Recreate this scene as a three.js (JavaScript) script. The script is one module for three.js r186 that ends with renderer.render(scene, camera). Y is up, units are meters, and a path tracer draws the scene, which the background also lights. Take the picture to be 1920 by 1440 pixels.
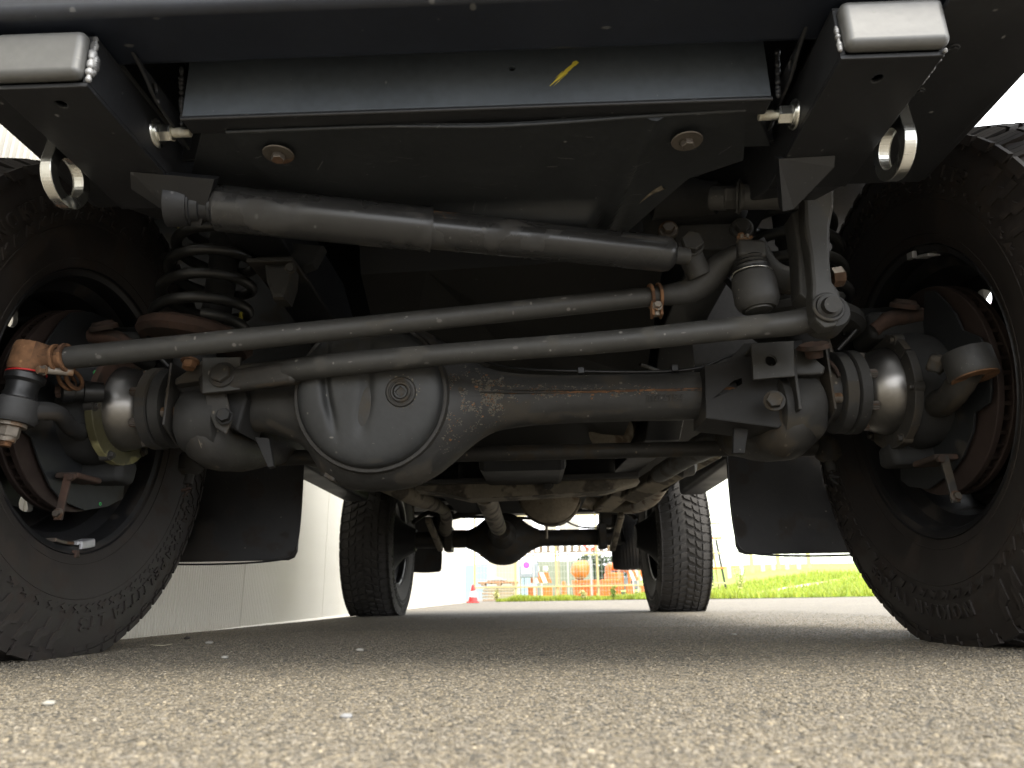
import * as THREE from 'three';
import { mergeGeometries, mergeVertices, toCreasedNormals } from 'three/addons/utils/BufferGeometryUtils.js';
import { RoundedBoxGeometry } from 'three/addons/geometries/RoundedBoxGeometry.js';
import { FontLoader } from 'three/addons/loaders/FontLoader.js';
import { TextGeometry } from 'three/addons/geometries/TextGeometry.js';

// ---------------------------------------------------------------- camera, sky, sun, exposure
// x is to the right across the vehicle, z points forward out of its nose, the front axle lies over z = 0; metres
const scene = new THREE.Scene();
const camera = new THREE.PerspectiveCamera(56.82, 4 / 3, 0.05, 2000);
camera.rotation.order = 'YXZ';
camera.position.set(0.0542, 0.077, 1.1796);
camera.rotation.set(0.2942, 0.0283, -0.0159);
camera.focus = 1.15;
camera.userData.fStop = 9;
scene.add(camera);

const EXPOSURE = 4.45;
const renderer = new THREE.WebGLRenderer({ antialias: true });
renderer.setSize(1024, 768);
renderer.toneMapping = THREE.LinearToneMapping;
renderer.toneMappingExposure = EXPOSURE;
renderer.shadowMap.enabled = true;

let seedState = 12345;
const rnd = () => { seedState = (seedState * 1664525 + 1013904223) >>> 0; return seedState / 4294967296; };
const rr = (a, b) => a + (b - a) * rnd();
const hash = (x, y, s) => { let h = (x * 374761393 + y * 668265263 + s * 1442695041) | 0; h = Math.imul(h ^ (h >>> 13), 1274126177); h ^= h >>> 16; return (h >>> 0) / 4294967296; };
function vnoise(x, y, per, s) {
  const xi = Math.floor(x), yi = Math.floor(y), fx = x - xi, fy = y - yi;
  const u = fx * fx * (3 - 2 * fx), v = fy * fy * (3 - 2 * fy);
  const m = (n) => ((n % per) + per) % per;
  const a = hash(m(xi), m(yi), s), b = hash(m(xi + 1), m(yi), s), c = hash(m(xi), m(yi + 1), s), d = hash(m(xi + 1), m(yi + 1), s);
  return (a + (b - a) * u) * (1 - v) + (c + (d - c) * u) * v;
}
function fbm(u, v, per, oct, s) { let t = 0, a = 0.5, n = 0; for (let o = 0; o < oct; o++) { t += a * vnoise(u * per, v * per, per, s + o * 17); n += a; a *= 0.5; per *= 2; } return t / n; }
const sstep = (a, b, x) => { const t = Math.min(1, Math.max(0, (x - a) / (b - a))); return t * t * (3 - 2 * t); };

{ // overcast sky, bright all over, a little more so towards the veiled sun
  const W = 512, H = 256, data = new Float32Array(W * H * 4);
  for (let j = 0; j < H; j++) for (let i = 0; i < W; i++) {
    const el = (j + 0.5) / H * Math.PI - Math.PI / 2, up = Math.max(0, Math.sin(el));
    const n = fbm(i / W, j / H * 0.5, 8, 5, 3);
    let l = (0.95 + 0.30 * up) * (0.82 + 0.36 * n);
    if (el < -0.02) l = 0.35;
    const k = (j * W + i) * 4;
    data[k] = l * 0.98; data[k + 1] = l; data[k + 2] = l * 1.035; data[k + 3] = 1;
  }
  const sky = new THREE.DataTexture(data, W, H, THREE.RGBAFormat, THREE.FloatType);
  sky.mapping = THREE.EquirectangularReflectionMapping;
  sky.magFilter = THREE.LinearFilter; sky.minFilter = THREE.LinearFilter; sky.wrapS = THREE.RepeatWrapping; sky.needsUpdate = true;
  scene.background = sky; scene.environment = sky;
}
const sun = new THREE.DirectionalLight(new THREE.Color(1.0, 0.93, 0.8), 1.3);
sun.position.set(6, 14, 7); sun.target.position.set(0, 0, 0);
sun.castShadow = true; sun.shadow.radius = 40; sun.shadow.mapSize.set(2048, 2048);
Object.assign(sun.shadow.camera, { left: -15, right: 15, top: 15, bottom: -15, near: 0.5, far: 60 });
scene.add(sun, sun.target);

// ---------------------------------------------------------------- naming and geometry helpers
const taken = {};
const numbered = (n) => { const k = taken[n] = (taken[n] ?? -1) + 1; return k ? `${n}_${String(k).padStart(3, '0')}` : n; };
function tag(o, label, category, group, kind) { if (label) o.userData.label = label; if (category) o.userData.category = category; if (group) o.userData.group = group; if (kind) o.userData.kind = kind; return o; }
const V = (a) => new THREE.Vector3(a[0], a[1], a[2]);
const UVSPAN = 0.5;
let uvShift = 0;
function metric(g, lu, lv) { // the shape's own uv, in metres
  const u = g.attributes.uv; for (let i = 0; i < u.count; i++) u.setXY(i, u.getX(i) * lu / UVSPAN, u.getY(i) * lv / UVSPAN); g.userData.metric = true; return g;
}
function soup(g, keepUV = false) { // loose triangles with position, normal and uv in metres
  let q = g.index ? g.toNonIndexed() : g;
  if (!q.attributes.normal) q.computeVertexNormals();
  for (const k of Object.keys(q.attributes)) if (!['position', 'normal', 'uv'].includes(k)) q.deleteAttribute(k);
  if (keepUV && q.attributes.uv) return q;
  if (g.userData.metric && q.attributes.uv) { const u = q.attributes.uv, ox = uvShift * 0.37, oy = uvShift * 0.61; uvShift += 1; for (let i = 0; i < u.count; i++) u.setXY(i, u.getX(i) + ox, u.getY(i) + oy); return q; }
  const p = q.attributes.position, n = p.count, uv = new Float32Array(n * 2);
  const ox = uvShift * 0.37, oy = uvShift * 0.61; uvShift += 1;
  const a = new THREE.Vector3(), b = new THREE.Vector3(), c = new THREE.Vector3();
  for (let i = 0; i < n; i += 3) {
    a.fromBufferAttribute(p, i); b.fromBufferAttribute(p, i + 1); c.fromBufferAttribute(p, i + 2);
    const N = b.clone().sub(a).cross(c.clone().sub(a)); const ax = Math.abs(N.x), ay = Math.abs(N.y), az = Math.abs(N.z);
    [a, b, c].forEach((v, k) => {
      let s, t; if (ax >= ay && ax >= az) { s = v.z; t = v.y; } else if (ay >= az) { s = v.x; t = v.z; } else { s = v.x; t = v.y; }
      uv[(i + k) * 2] = s / UVSPAN + ox; uv[(i + k) * 2 + 1] = t / UVSPAN + oy;
    });
  }
  q.setAttribute('uv', new THREE.BufferAttribute(uv, 2));
  return q;
}
function make(name, geoms, material, parent = scene, opt = {}) {
  const list = (Array.isArray(geoms) ? geoms : [geoms]).map((g) => soup(g, opt.keepUV));
  const g = list.length > 1 ? mergeGeometries(list) : list[0];
  const m = new THREE.Mesh(g, material);
  m.name = parent === scene ? numbered(name) : name;
  m.castShadow = m.receiveShadow = true;
  parent.add(m);
  return m;
}
function group(name, parent = scene) { const g = new THREE.Group(); g.name = parent === scene ? numbered(name) : name; parent.add(g); return g; }
const Y = new THREE.Vector3(0, 1, 0);
function along(g, a, b) { // a shape built up the y axis from the origin, moved to run from a towards b
  const A = V(a), d = V(b).sub(A).normalize();
  g.applyQuaternion(new THREE.Quaternion().setFromUnitVectors(Y, d)); g.translate(A.x, A.y, A.z); return g;
}
function creased(g, angle) { g.scale(1000, 1000, 1000); const c = toCreasedNormals(g, angle); c.scale(0.001, 0.001, 0.001); return c; } // it welds on a grid of a hundredth of a unit
function turned(prof, seg = 40, crease = 0.6) { // a lathe of [radius, height] pairs, sharp where it bends sharply
  const g = new THREE.LatheGeometry(prof.map(([r, h]) => new THREE.Vector2(Math.max(r, 0), h)), seg);
  let rm = 0, len = 0; prof.forEach(([r, h], i) => { rm = Math.max(rm, r); if (i) len += Math.hypot(r - prof[i - 1][0], h - prof[i - 1][1]); });
  { const u = g.attributes.uv, n = prof.length; let s = 0; const at = prof.map(([r, h], i) => (s += i ? Math.hypot(r - prof[i - 1][0], h - prof[i - 1][1]) : 0) / len); for (let i = 0; i < u.count; i++) u.setY(i, at[i % n]); }
  const c = creased(g, crease); return metric(c, 2 * Math.PI * rm, len);
}
// [t, r] pairs, t from 0 to 1 on the way from a to b; closed at both ends
function rod(a, b, prof, seg = 40, crease = 0.6) {
  const L = V(a).distanceTo(V(b));
  const p = prof.map(([t, r]) => [r, t * L]);
  return along(turned([[0, p[0][1]], ...p, [0, p[p.length - 1][1]]], seg, crease), a, b);
}
const bar = (a, b, r, c = 0.12) => { const L = V(a).distanceTo(V(b)), k = Math.min(r * c, L * 0.3) ; return rod(a, b, [[0, r - k], [k / L, r], [1 - k / L, r], [1, r - k]]); };
function tube(pts, r, seg = 64, rad = 14) { const c = new THREE.CatmullRomCurve3(pts.map(V), false, 'centripetal'); return metric(new THREE.TubeGeometry(c, seg, r, rad, false), c.getLength(), 6.283 * r); }
function taperTube(pts, radii, seg = 48, rad = 20) { // a bent bar whose thickness changes on its way
  const curve = new THREE.CatmullRomCurve3(pts.map(V), false, 'centripetal'), g = new THREE.TubeGeometry(curve, seg, 1, rad, false);
  const p = g.attributes.position, n = g.attributes.normal, c = new THREE.Vector3();
  for (let i = 0; i <= seg; i++) {
    curve.getPointAt(i / seg, c); const t = i / seg * (radii.length - 1), k = Math.min(Math.floor(t), radii.length - 2), f = t - k, s = f * f * (3 - 2 * f), r = radii[k] * (1 - s) + radii[k + 1] * s;
    for (let j = 0; j <= rad; j++) { const q = i * (rad + 1) + j; p.setXYZ(q, c.x + n.getX(q) * r, c.y + n.getY(q) * r, c.z + n.getZ(q) * r); }
  }
  return metric(g, curve.getLength(), 6.283 * Math.max(...radii));
}
function outline(pts, holes = []) {
  const s = new THREE.Shape(pts.map(([x, y]) => new THREE.Vector2(x, y)));
  for (const h of holes) { const p = new THREE.Path(); if (h.length === 3 && typeof h[0] === 'number') p.absarc(h[0], h[1], h[2], 0, Math.PI * 2, true); else p.setFromPoints(h.map(([x, y]) => new THREE.Vector2(x, y))); s.holes.push(p); }
  return s;
}
function slabOf(shape, depth, bevel) {
  const b = Math.min(bevel, depth * 0.4);
  const g = new THREE.ExtrudeGeometry(shape, { depth: depth - 2 * b, bevelEnabled: b > 0, bevelThickness: b, bevelSize: b, bevelOffset: -b, bevelSegments: 2, curveSegments: 20 });
  g.translate(0, 0, b); return g;
}
const plateZ = (pts, z, depth, holes = [], bevel = 0.0012) => { const g = slabOf(outline(pts, holes), depth, bevel); g.translate(0, 0, z); return g; };       // pts (x, y), from z to z + depth
const plateX = (pts, x, depth, holes = [], bevel = 0.0012) => { const g = slabOf(outline(pts, holes), depth, bevel); g.applyMatrix4(new THREE.Matrix4().set(0, 0, -1, x + depth, 0, 1, 0, 0, 1, 0, 0, 0, 0, 0, 0, 1)); return g; }; // pts (z, y)
const plateY = (pts, y, depth, holes = [], bevel = 0.0012) => { const g = slabOf(outline(pts.map(([x, z]) => [x, -z]), holes.map((h) => (typeof h[0] === 'number' ? [h[0], -h[1], h[2]] : h.map(([x, z]) => [x, -z])))), depth, bevel); g.applyMatrix4(new THREE.Matrix4().set(1, 0, 0, 0, 0, 0, 1, y, 0, -1, 0, 0, 0, 0, 0, 1)); return g; }; // pts (x, z)
function prism(pts, off) { // a flat plate given by its corners in space, thickened by off
  const n = pts.length, P = [], B = pts.map((p) => p.map((v, i) => v + off[i]));
  for (let i = 1; i + 1 < n; i++) P.push(...pts[0], ...pts[i], ...pts[i + 1], ...B[0], ...B[i + 1], ...B[i]);
  for (let i = 0; i < n; i++) { const j = (i + 1) % n; P.push(...pts[i], ...B[i], ...B[j], ...pts[i], ...B[j], ...pts[j]); }
  const g = new THREE.BufferGeometry(); g.setAttribute('position', new THREE.Float32BufferAttribute(P, 3)); g.computeVertexNormals(); return g;
}
const xy = (a) => [a[0], a[1]], zy = (a) => [a[2], a[1]];
function box(x0, x1, y0, y1, z0, z1, r = 0.003) {
  const w = Math.abs(x1 - x0), h = Math.abs(y1 - y0), d = Math.abs(z1 - z0);
  const g = r > 0 ? new RoundedBoxGeometry(w, h, d, 2, Math.min(r, w / 2.1, h / 2.1, d / 2.1)) : new THREE.BoxGeometry(w, h, d);
  g.translate((x0 + x1) / 2, (y0 + y1) / 2, (z0 + z1) / 2); return g;
}
function beam(a, b, w, h, r = 0.004, roll = 0) { // a square bar from a to b
  const L = V(a).distanceTo(V(b)), g = new RoundedBoxGeometry(w, L, h, 2, Math.min(r, w / 2.1, h / 2.1)); g.translate(0, L / 2, 0); g.rotateY(roll); return along(g, a, b);
}
function hexHead(at, dir, af, h, washer = 0, wt = 0.0025, spin = 0.3) { // hexagon head on a round flange
  const d = V(dir).normalize(), R = af / Math.sqrt(3), out = [];
  const prism = new THREE.CylinderGeometry(R * 0.9, R, h * 0.14, 6); prism.translate(0, h * 0.93, 0);
  const body = new THREE.CylinderGeometry(R, R, h * 0.86, 6); body.translate(0, h * 0.43, 0);
  const cut = [prism.toNonIndexed(), body.toNonIndexed()]; cut.forEach((c) => { c.computeVertexNormals(); c.rotateY(spin); c.translate(0, washer ? wt : 0, 0); out.push(c); });
  if (washer) out.push(turned([[0, 0], [washer, 0], [washer, wt * 0.7], [washer - wt * 0.3, wt], [0, wt]], 36));
  const e = V(at).add(d); return out.map((g) => along(g, at, [e.x, e.y, e.z]));
}
function thread(a, b, r, pitch = 0.0015) { const L = V(a).distanceTo(V(b)), n = Math.max(2, Math.round(L / pitch)), p = [[0, 0]]; for (let i = 0; i < n; i++) { p.push([r * 0.88, i * L / n], [r, (i + 0.5) * L / n]); } p.push([r * 0.85, L], [0, L]); return along(turned(p, 24, 0.3), a, b); }
function bead(pts, r, wob = 0.35) { // a lumpy weld bead
  const c = new THREE.CatmullRomCurve3(pts.map(V)), L = c.getLength(), n = Math.ceil(L / (r * 0.9)), out = [];
  for (let i = 0; i <= n; i++) { const p = c.getPointAt(i / n), s = new THREE.IcosahedronGeometry(r * (1 + wob * (rnd() - 0.5)), 1); s.scale(1, 1 + 0.3 * rnd(), 1); s.translate(p.x, p.y, p.z); out.push(s); }
  return mergeGeometries(out);
}
function torus(at, dir, R, r, seg = 48, arc = Math.PI * 2) { const g = new THREE.TorusGeometry(R, r, 12, seg, arc); g.rotateX(Math.PI / 2); const e = V(at).add(V(dir)); return along(g, at, [e.x, e.y, e.z]); }
function lumpy(g, amount, freq = 60, s = 7) { // uneven casting: pushes vertices along their normals
  const p = g.attributes.position, n = g.attributes.normal;
  for (let i = 0; i < p.count; i++) { const x = p.getX(i), y = p.getY(i), z = p.getZ(i); const k = (vnoise(x * freq + 100, y * freq + z * freq * 0.7 + 100, 4096, s) - 0.5) * 2 * amount; p.setXYZ(i, x + n.getX(i) * k, y + n.getY(i) * k, z + n.getZ(i) * k); }
  return g;
}

// ---------------------------------------------------------------- materials
const toS = (l) => Math.round(255 * Math.min(1, Math.max(0, l <= 0.0031308 ? l * 12.92 : 1.055 * l ** (1 / 2.4) - 0.055)));
function dataTex(size, px, color) { const t = new THREE.DataTexture(px, size, size, THREE.RGBAFormat, THREE.UnsignedByteType); t.wrapS = t.wrapT = THREE.RepeatWrapping; t.magFilter = THREE.LinearFilter; t.minFilter = THREE.LinearMipmapLinearFilter; t.generateMipmaps = true; if (color) t.colorSpace = THREE.SRGBColorSpace; t.needsUpdate = true; return t; }
// paint or casting with matter lying on it: mottling, dirt patches, rust, chips and specks; covers half a metre
function surface(o) {
  const S = o.size ?? 512, col = new Uint8Array(S * S * 4), rb = new Uint8Array(S * S * 4); // relief in red, roughness in green
  const b = o.base, seed = o.seed ?? 1, spk = new Float32Array(S * S), hgt = new Float32Array(S * S);
  const R = ((s) => () => { s = (s * 1664525 + 1013904223) >>> 0; return s / 4294967296; })(seed * 7919 + 13);
  for (let k = 0; k < (o.specks ?? 0); k++) {
    const cx = R() * S, cy = R() * S, r = (0.5 + R() ** 4 * (o.speckMax ?? 3.2)) * S / 512, st = 0.3 + 0.7 * R(), q = 0.5 + R();
    for (let y = -Math.ceil(r * 1.5); y <= r * 1.5; y++) for (let x = -Math.ceil(r * 1.5); x <= r * 1.5; x++) { const d = Math.hypot(x * q, y / q) / r; if (d < 1.1) { const i = ((Math.floor(cy + y + S) % S) * S + Math.floor(cx + x + S) % S); spk[i] = Math.max(spk[i], st * (1 - sstep(0.6, 1.1, d))); } }
  }
  for (let k = 0; k < (o.scratches ?? 0); k++) { let x = R() * S, y = R() * S; const a = R() * 0.9 - 0.45 + (R() > 0.7 ? 1.2 : 0), L = 4 + R() * 22, st = 0.2 + 0.5 * R(); for (let i = 0; i < L; i++) { const q = (Math.floor(y + S) % S) * S + Math.floor(x + S) % S; spk[q] = Math.max(spk[q], st); x += Math.cos(a); y += Math.sin(a); } }
  for (let j = 0; j < S; j++) for (let i = 0; i < S; i++) {
    const u = i / S, v = j / S, q = j * S + i, k = q * 4;
    const n1 = fbm(u, v, 6, 6, seed), n2 = fbm(u, v, 9, 6, seed + 50), n3 = fbm(u, v, 64, 3, seed + 90);
    let c = b.map((t) => t * (1 + (o.vary ?? 0.3) * (n1 - 0.5) * 2 + (o.grain ?? 0.15) * (n3 - 0.5) * 2)), rough = o.rough + (n1 - 0.5) * (o.roughVary ?? 0.15), h = n3 * 0.5 + n1 * 0.5;
    if (o.dirt) { const m = sstep(o.dirt[3], o.dirt[3] + 0.12, n2) * (0.55 + 0.45 * n3); c = c.map((t, z) => t + (o.dirt[z] - t) * m); rough += (0.9 - rough) * m; h += m * 0.3; }
    if (o.rust) { const m = sstep(o.rust[3], o.rust[3] + 0.06, fbm(u, v, 7, 6, seed + 130)); c = c.map((t, z) => t + (o.rust[z] * (0.6 + 0.8 * n3) - t) * m); rough += (0.92 - rough) * m; h += m * (n3 - 0.2) * 0.6; }
    if (spk[q]) { const sc = o.speckColor ?? [0.3, 0.29, 0.27]; c = c.map((t, z) => t + (sc[z] - t) * spk[q]); rough += (0.8 - rough) * spk[q]; h += spk[q] * 0.3; }
    for (let z = 0; z < 3; z++) col[k + z] = toS(c[z]);
    rb[k] = Math.round(255 * Math.min(1, Math.max(0, h * 0.7))); rb[k + 1] = Math.round(255 * Math.min(1, Math.max(0.03, rough))); rb[k + 2] = rb[k + 3] = col[k + 3] = 255;
  }
  const M = o.physical ? THREE.MeshPhysicalMaterial : THREE.MeshStandardMaterial;
  const relief = dataTex(S, rb);
  return new M({ map: dataTex(S, col, true), roughnessMap: relief, bumpMap: relief, bumpScale: o.bump ?? 0.0004, metalness: o.metal ?? 0, roughness: 1, ...(o.more ?? {}) });
}
const flat = (r, g, b, rough = 0.7, metal = 0) => new THREE.MeshStandardMaterial({ color: new THREE.Color().setRGB(r, g, b), roughness: rough, metalness: metal });

const M = {
  frame: surface({ base: [0.0115, 0.0122, 0.0140], vary: 0.25, rough: 0.5, roughVary: 0.2, specks: 260, speckMax: 2.4, speckColor: [0.12, 0.12, 0.12], bump: 0.0005, seed: 2 }),
  bumper: surface({ base: [0.011, 0.014, 0.022], vary: 0.2, rough: 0.38, roughVary: 0.16, specks: 90, speckMax: 6, speckColor: [0.09, 0.09, 0.09], bump: 0.0003, seed: 3 }),
  crossPlate: surface({ base: [0.052, 0.062, 0.074], vary: 0.2, rough: 0.6, roughVary: 0.2, specks: 60, speckColor: [0.2, 0.2, 0.2], bump: 0.0002, seed: 4 }),  // blue lift in the base colour stands in for reflected sky
  guard: surface({ base: [0.014, 0.016, 0.018], vary: 0.3, rough: 0.55, roughVary: 0.2, specks: 120, speckMax: 1.5, speckColor: [0.16, 0.16, 0.16], scratches: 70, bump: 0.0007, seed: 5 }),
  rodPaint: surface({ base: [0.037, 0.036, 0.033], vary: 0.22, rough: 0.55, specks: 300, speckMax: 3.6, speckColor: [0.21, 0.20, 0.185], dirt: [0.066, 0.062, 0.054, 0.6], bump: 0.0003, seed: 6 }),
  damper: surface({ base: [0.021, 0.021, 0.021], vary: 0.15, grain: 0.08, rough: 0.27, roughVary: 0.1, specks: 110, speckMax: 3, speckColor: [0.15, 0.15, 0.14], dirt: [0.034, 0.032, 0.029, 0.6], bump: 0.00016, seed: 7 }),
  cast: surface({ base: [0.029, 0.028, 0.026], vary: 0.35, rough: 0.62, roughVary: 0.25, specks: 300, speckMax: 1.8, speckColor: [0.18, 0.17, 0.15], dirt: [0.052, 0.044, 0.033, 0.57], bump: 0.0010, seed: 8 }),
  castDirty: surface({ base: [0.026, 0.024, 0.021], vary: 0.45, rough: 0.6, roughVary: 0.3, specks: 500, speckMax: 2.2, speckColor: [0.17, 0.145, 0.105], dirt: [0.05, 0.039, 0.026, 0.56], bump: 0.0012, seed: 9 }),
  cover: surface({ base: [0.027, 0.028, 0.028], vary: 0.3, rough: 0.55, roughVary: 0.15, specks: 130, speckMax: 2.4, speckColor: [0.2, 0.19, 0.16], dirt: [0.045, 0.041, 0.033, 0.62], bump: 0.0006, seed: 10 }),
  rust: surface({ base: [0.165, 0.082, 0.038], vary: 0.5, grain: 0.45, rough: 0.9, dirt: [0.07, 0.034, 0.018, 0.53], specks: 700, speckMax: 2, speckColor: [0.34, 0.18, 0.08], bump: 0.0014, seed: 11 }),
  rustDark: surface({ base: [0.050, 0.027, 0.018], vary: 0.5, grain: 0.3, rough: 0.85, dirt: [0.03, 0.022, 0.017, 0.5], bump: 0.001, seed: 12 }),
  rustSteel: surface({ base: [0.22, 0.19, 0.155], vary: 0.4, grain: 0.3, rough: 0.6, metal: 0.35, rust: [0.19, 0.115, 0.065, 0.55], bump: 0.0009, seed: 13 }),
  paintRust: surface({ base: [0.036, 0.036, 0.036], vary: 0.25, rough: 0.6, rust: [0.26, 0.11, 0.045, 0.60], specks: 160, speckMax: 2, speckColor: [0.36, 0.25, 0.15], bump: 0.0006, seed: 14 }),
  discRust: surface({ base: [0.034, 0.022, 0.018], vary: 0.35, rough: 0.7, roughVary: 0.2, metal: 0.25, bump: 0.0004, seed: 15 }),
  zinc: surface({ base: [0.70, 0.70, 0.66], vary: 0.16, grain: 0.1, rough: 0.25, roughVary: 0.15, metal: 1, dirt: [0.6, 0.57, 0.48, 0.62], bump: 0.0003, seed: 16 }),
  ball: surface({ base: [0.25, 0.24, 0.225], vary: 0.16, grain: 0.1, rough: 0.33, roughVary: 0.12, metal: 0.95, bump: 0.00008, seed: 18 }),
  rubber: surface({ base: [0.019, 0.0165, 0.0155], vary: 0.25, grain: 0.15, rough: 0.8, roughVary: 0.1, specks: 60, speckMax: 1.4, speckColor: [0.06, 0.05, 0.045], bump: 0.0004, seed: 19 }),
  tyre: surface({ base: [0.019, 0.015, 0.013], vary: 0.3, grain: 0.12, rough: 0.68, roughVary: 0.15, dirt: [0.028, 0.020, 0.015, 0.58], bump: 0.0004, seed: 20 }),
  tyreDusty: surface({ base: [0.042, 0.039, 0.036], vary: 0.25, grain: 0.2, rough: 0.88, roughVary: 0.1, bump: 0.0005, seed: 38 }),
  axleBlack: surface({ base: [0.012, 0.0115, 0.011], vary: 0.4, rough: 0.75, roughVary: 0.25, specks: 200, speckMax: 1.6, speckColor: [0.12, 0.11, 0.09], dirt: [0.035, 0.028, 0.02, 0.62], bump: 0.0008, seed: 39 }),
  boot: surface({ base: [0.014, 0.014, 0.014], vary: 0.2, rough: 0.42, specks: 60, speckMax: 1.5, speckColor: [0.08, 0.08, 0.08], bump: 0.0002, seed: 21 }),
  bushing: surface({ base: [0.026, 0.025, 0.023], vary: 0.3, rough: 0.72, specks: 200, speckMax: 2, speckColor: [0.12, 0.11, 0.09], dirt: [0.05, 0.042, 0.03, 0.62], bump: 0.0007, seed: 22 }),
  cap: surface({ base: [0.085, 0.085, 0.082], vary: 0.12, grain: 0.12, rough: 0.42, roughVary: 0.16, specks: 120, speckMax: 2, speckColor: [0.16, 0.16, 0.15], bump: 0.0003, seed: 23 }),
  coil: surface({ base: [0.02, 0.02, 0.019], vary: 0.25, rough: 0.4, roughVary: 0.2, specks: 80, speckColor: [0.15, 0.14, 0.13], bump: 0.0003, seed: 24 }),
  shield: surface({ base: [0.016, 0.0175, 0.019], vary: 0.3, rough: 0.55, roughVary: 0.2, dirt: [0.04, 0.034, 0.026, 0.6], bump: 0.0004, seed: 25 }),
  rim: surface({ base: [0.013, 0.013, 0.014], vary: 0.3, rough: 0.42, roughVary: 0.2, dirt: [0.03, 0.024, 0.019, 0.6], bump: 0.0003, seed: 26 }),
  flap: surface({ base: [0.016, 0.015, 0.0145], vary: 0.6, rough: 0.5, roughVary: 0.3, specks: 160, speckMax: 1.8, speckColor: [0.17, 0.15, 0.13], dirt: [0.03, 0.024, 0.019, 0.55], bump: 0.0003, seed: 27 }),
  grease: surface({ base: [0.05, 0.045, 0.022], vary: 0.5, rough: 0.4, roughVary: 0.2, dirt: [0.26, 0.24, 0.11, 0.5], specks: 260, speckColor: [0.5, 0.47, 0.26], speckMax: 1.6, bump: 0.0009, seed: 28 }),
  tan: surface({ base: [0.22, 0.185, 0.135], vary: 0.35, grain: 0.2, rough: 0.55, metal: 0.3, dirt: [0.11, 0.07, 0.04, 0.52], bump: 0.0008, seed: 29 }),
  dustyFrame: surface({ base: [0.17, 0.145, 0.105], vary: 0.5, rough: 0.7, dirt: [0.035, 0.028, 0.021, 0.48], specks: 200, speckColor: [0.25, 0.22, 0.17], bump: 0.001, seed: 30 }),
  innerPanel: surface({ base: [0.075, 0.069, 0.062], vary: 0.18, rough: 0.55, specks: 40, speckMax: 2.5, speckColor: [0.02, 0.02, 0.02], bump: 0.0003, seed: 31 }),
  dark: surface({ base: [0.0165, 0.0165, 0.016], vary: 0.4, rough: 0.85, roughVary: 0.2, bump: 0.0006, seed: 32 }),
  sump: surface({ base: [0.014, 0.0135, 0.012], vary: 0.35, rough: 0.6, roughVary: 0.2, specks: 80, speckColor: [0.1, 0.1, 0.09], bump: 0.0005, seed: 33 }),
  weld: surface({ base: [0.26, 0.26, 0.26], vary: 0.5, rough: 0.5, metal: 0.5, dirt: [0.03, 0.03, 0.03, 0.5], bump: 0.0012, seed: 34 }),
  fastener: surface({ base: [0.11, 0.095, 0.08], vary: 0.4, rough: 0.45, metal: 0.5, rust: [0.11, 0.065, 0.04, 0.6], bump: 0.0006, seed: 35 }),
  yellow: flat(0.62, 0.52, 0.06, 0.6), whitePaint: flat(0.62, 0.6, 0.56, 0.6), red: flat(0.5, 0.02, 0.02, 0.45), green: flat(0.04, 0.45, 0.1, 0.5),
  lead: surface({ base: [0.42, 0.42, 0.43], vary: 0.12, rough: 0.45, metal: 0.3, bump: 0.0003, seed: 36 }),
};

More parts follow.
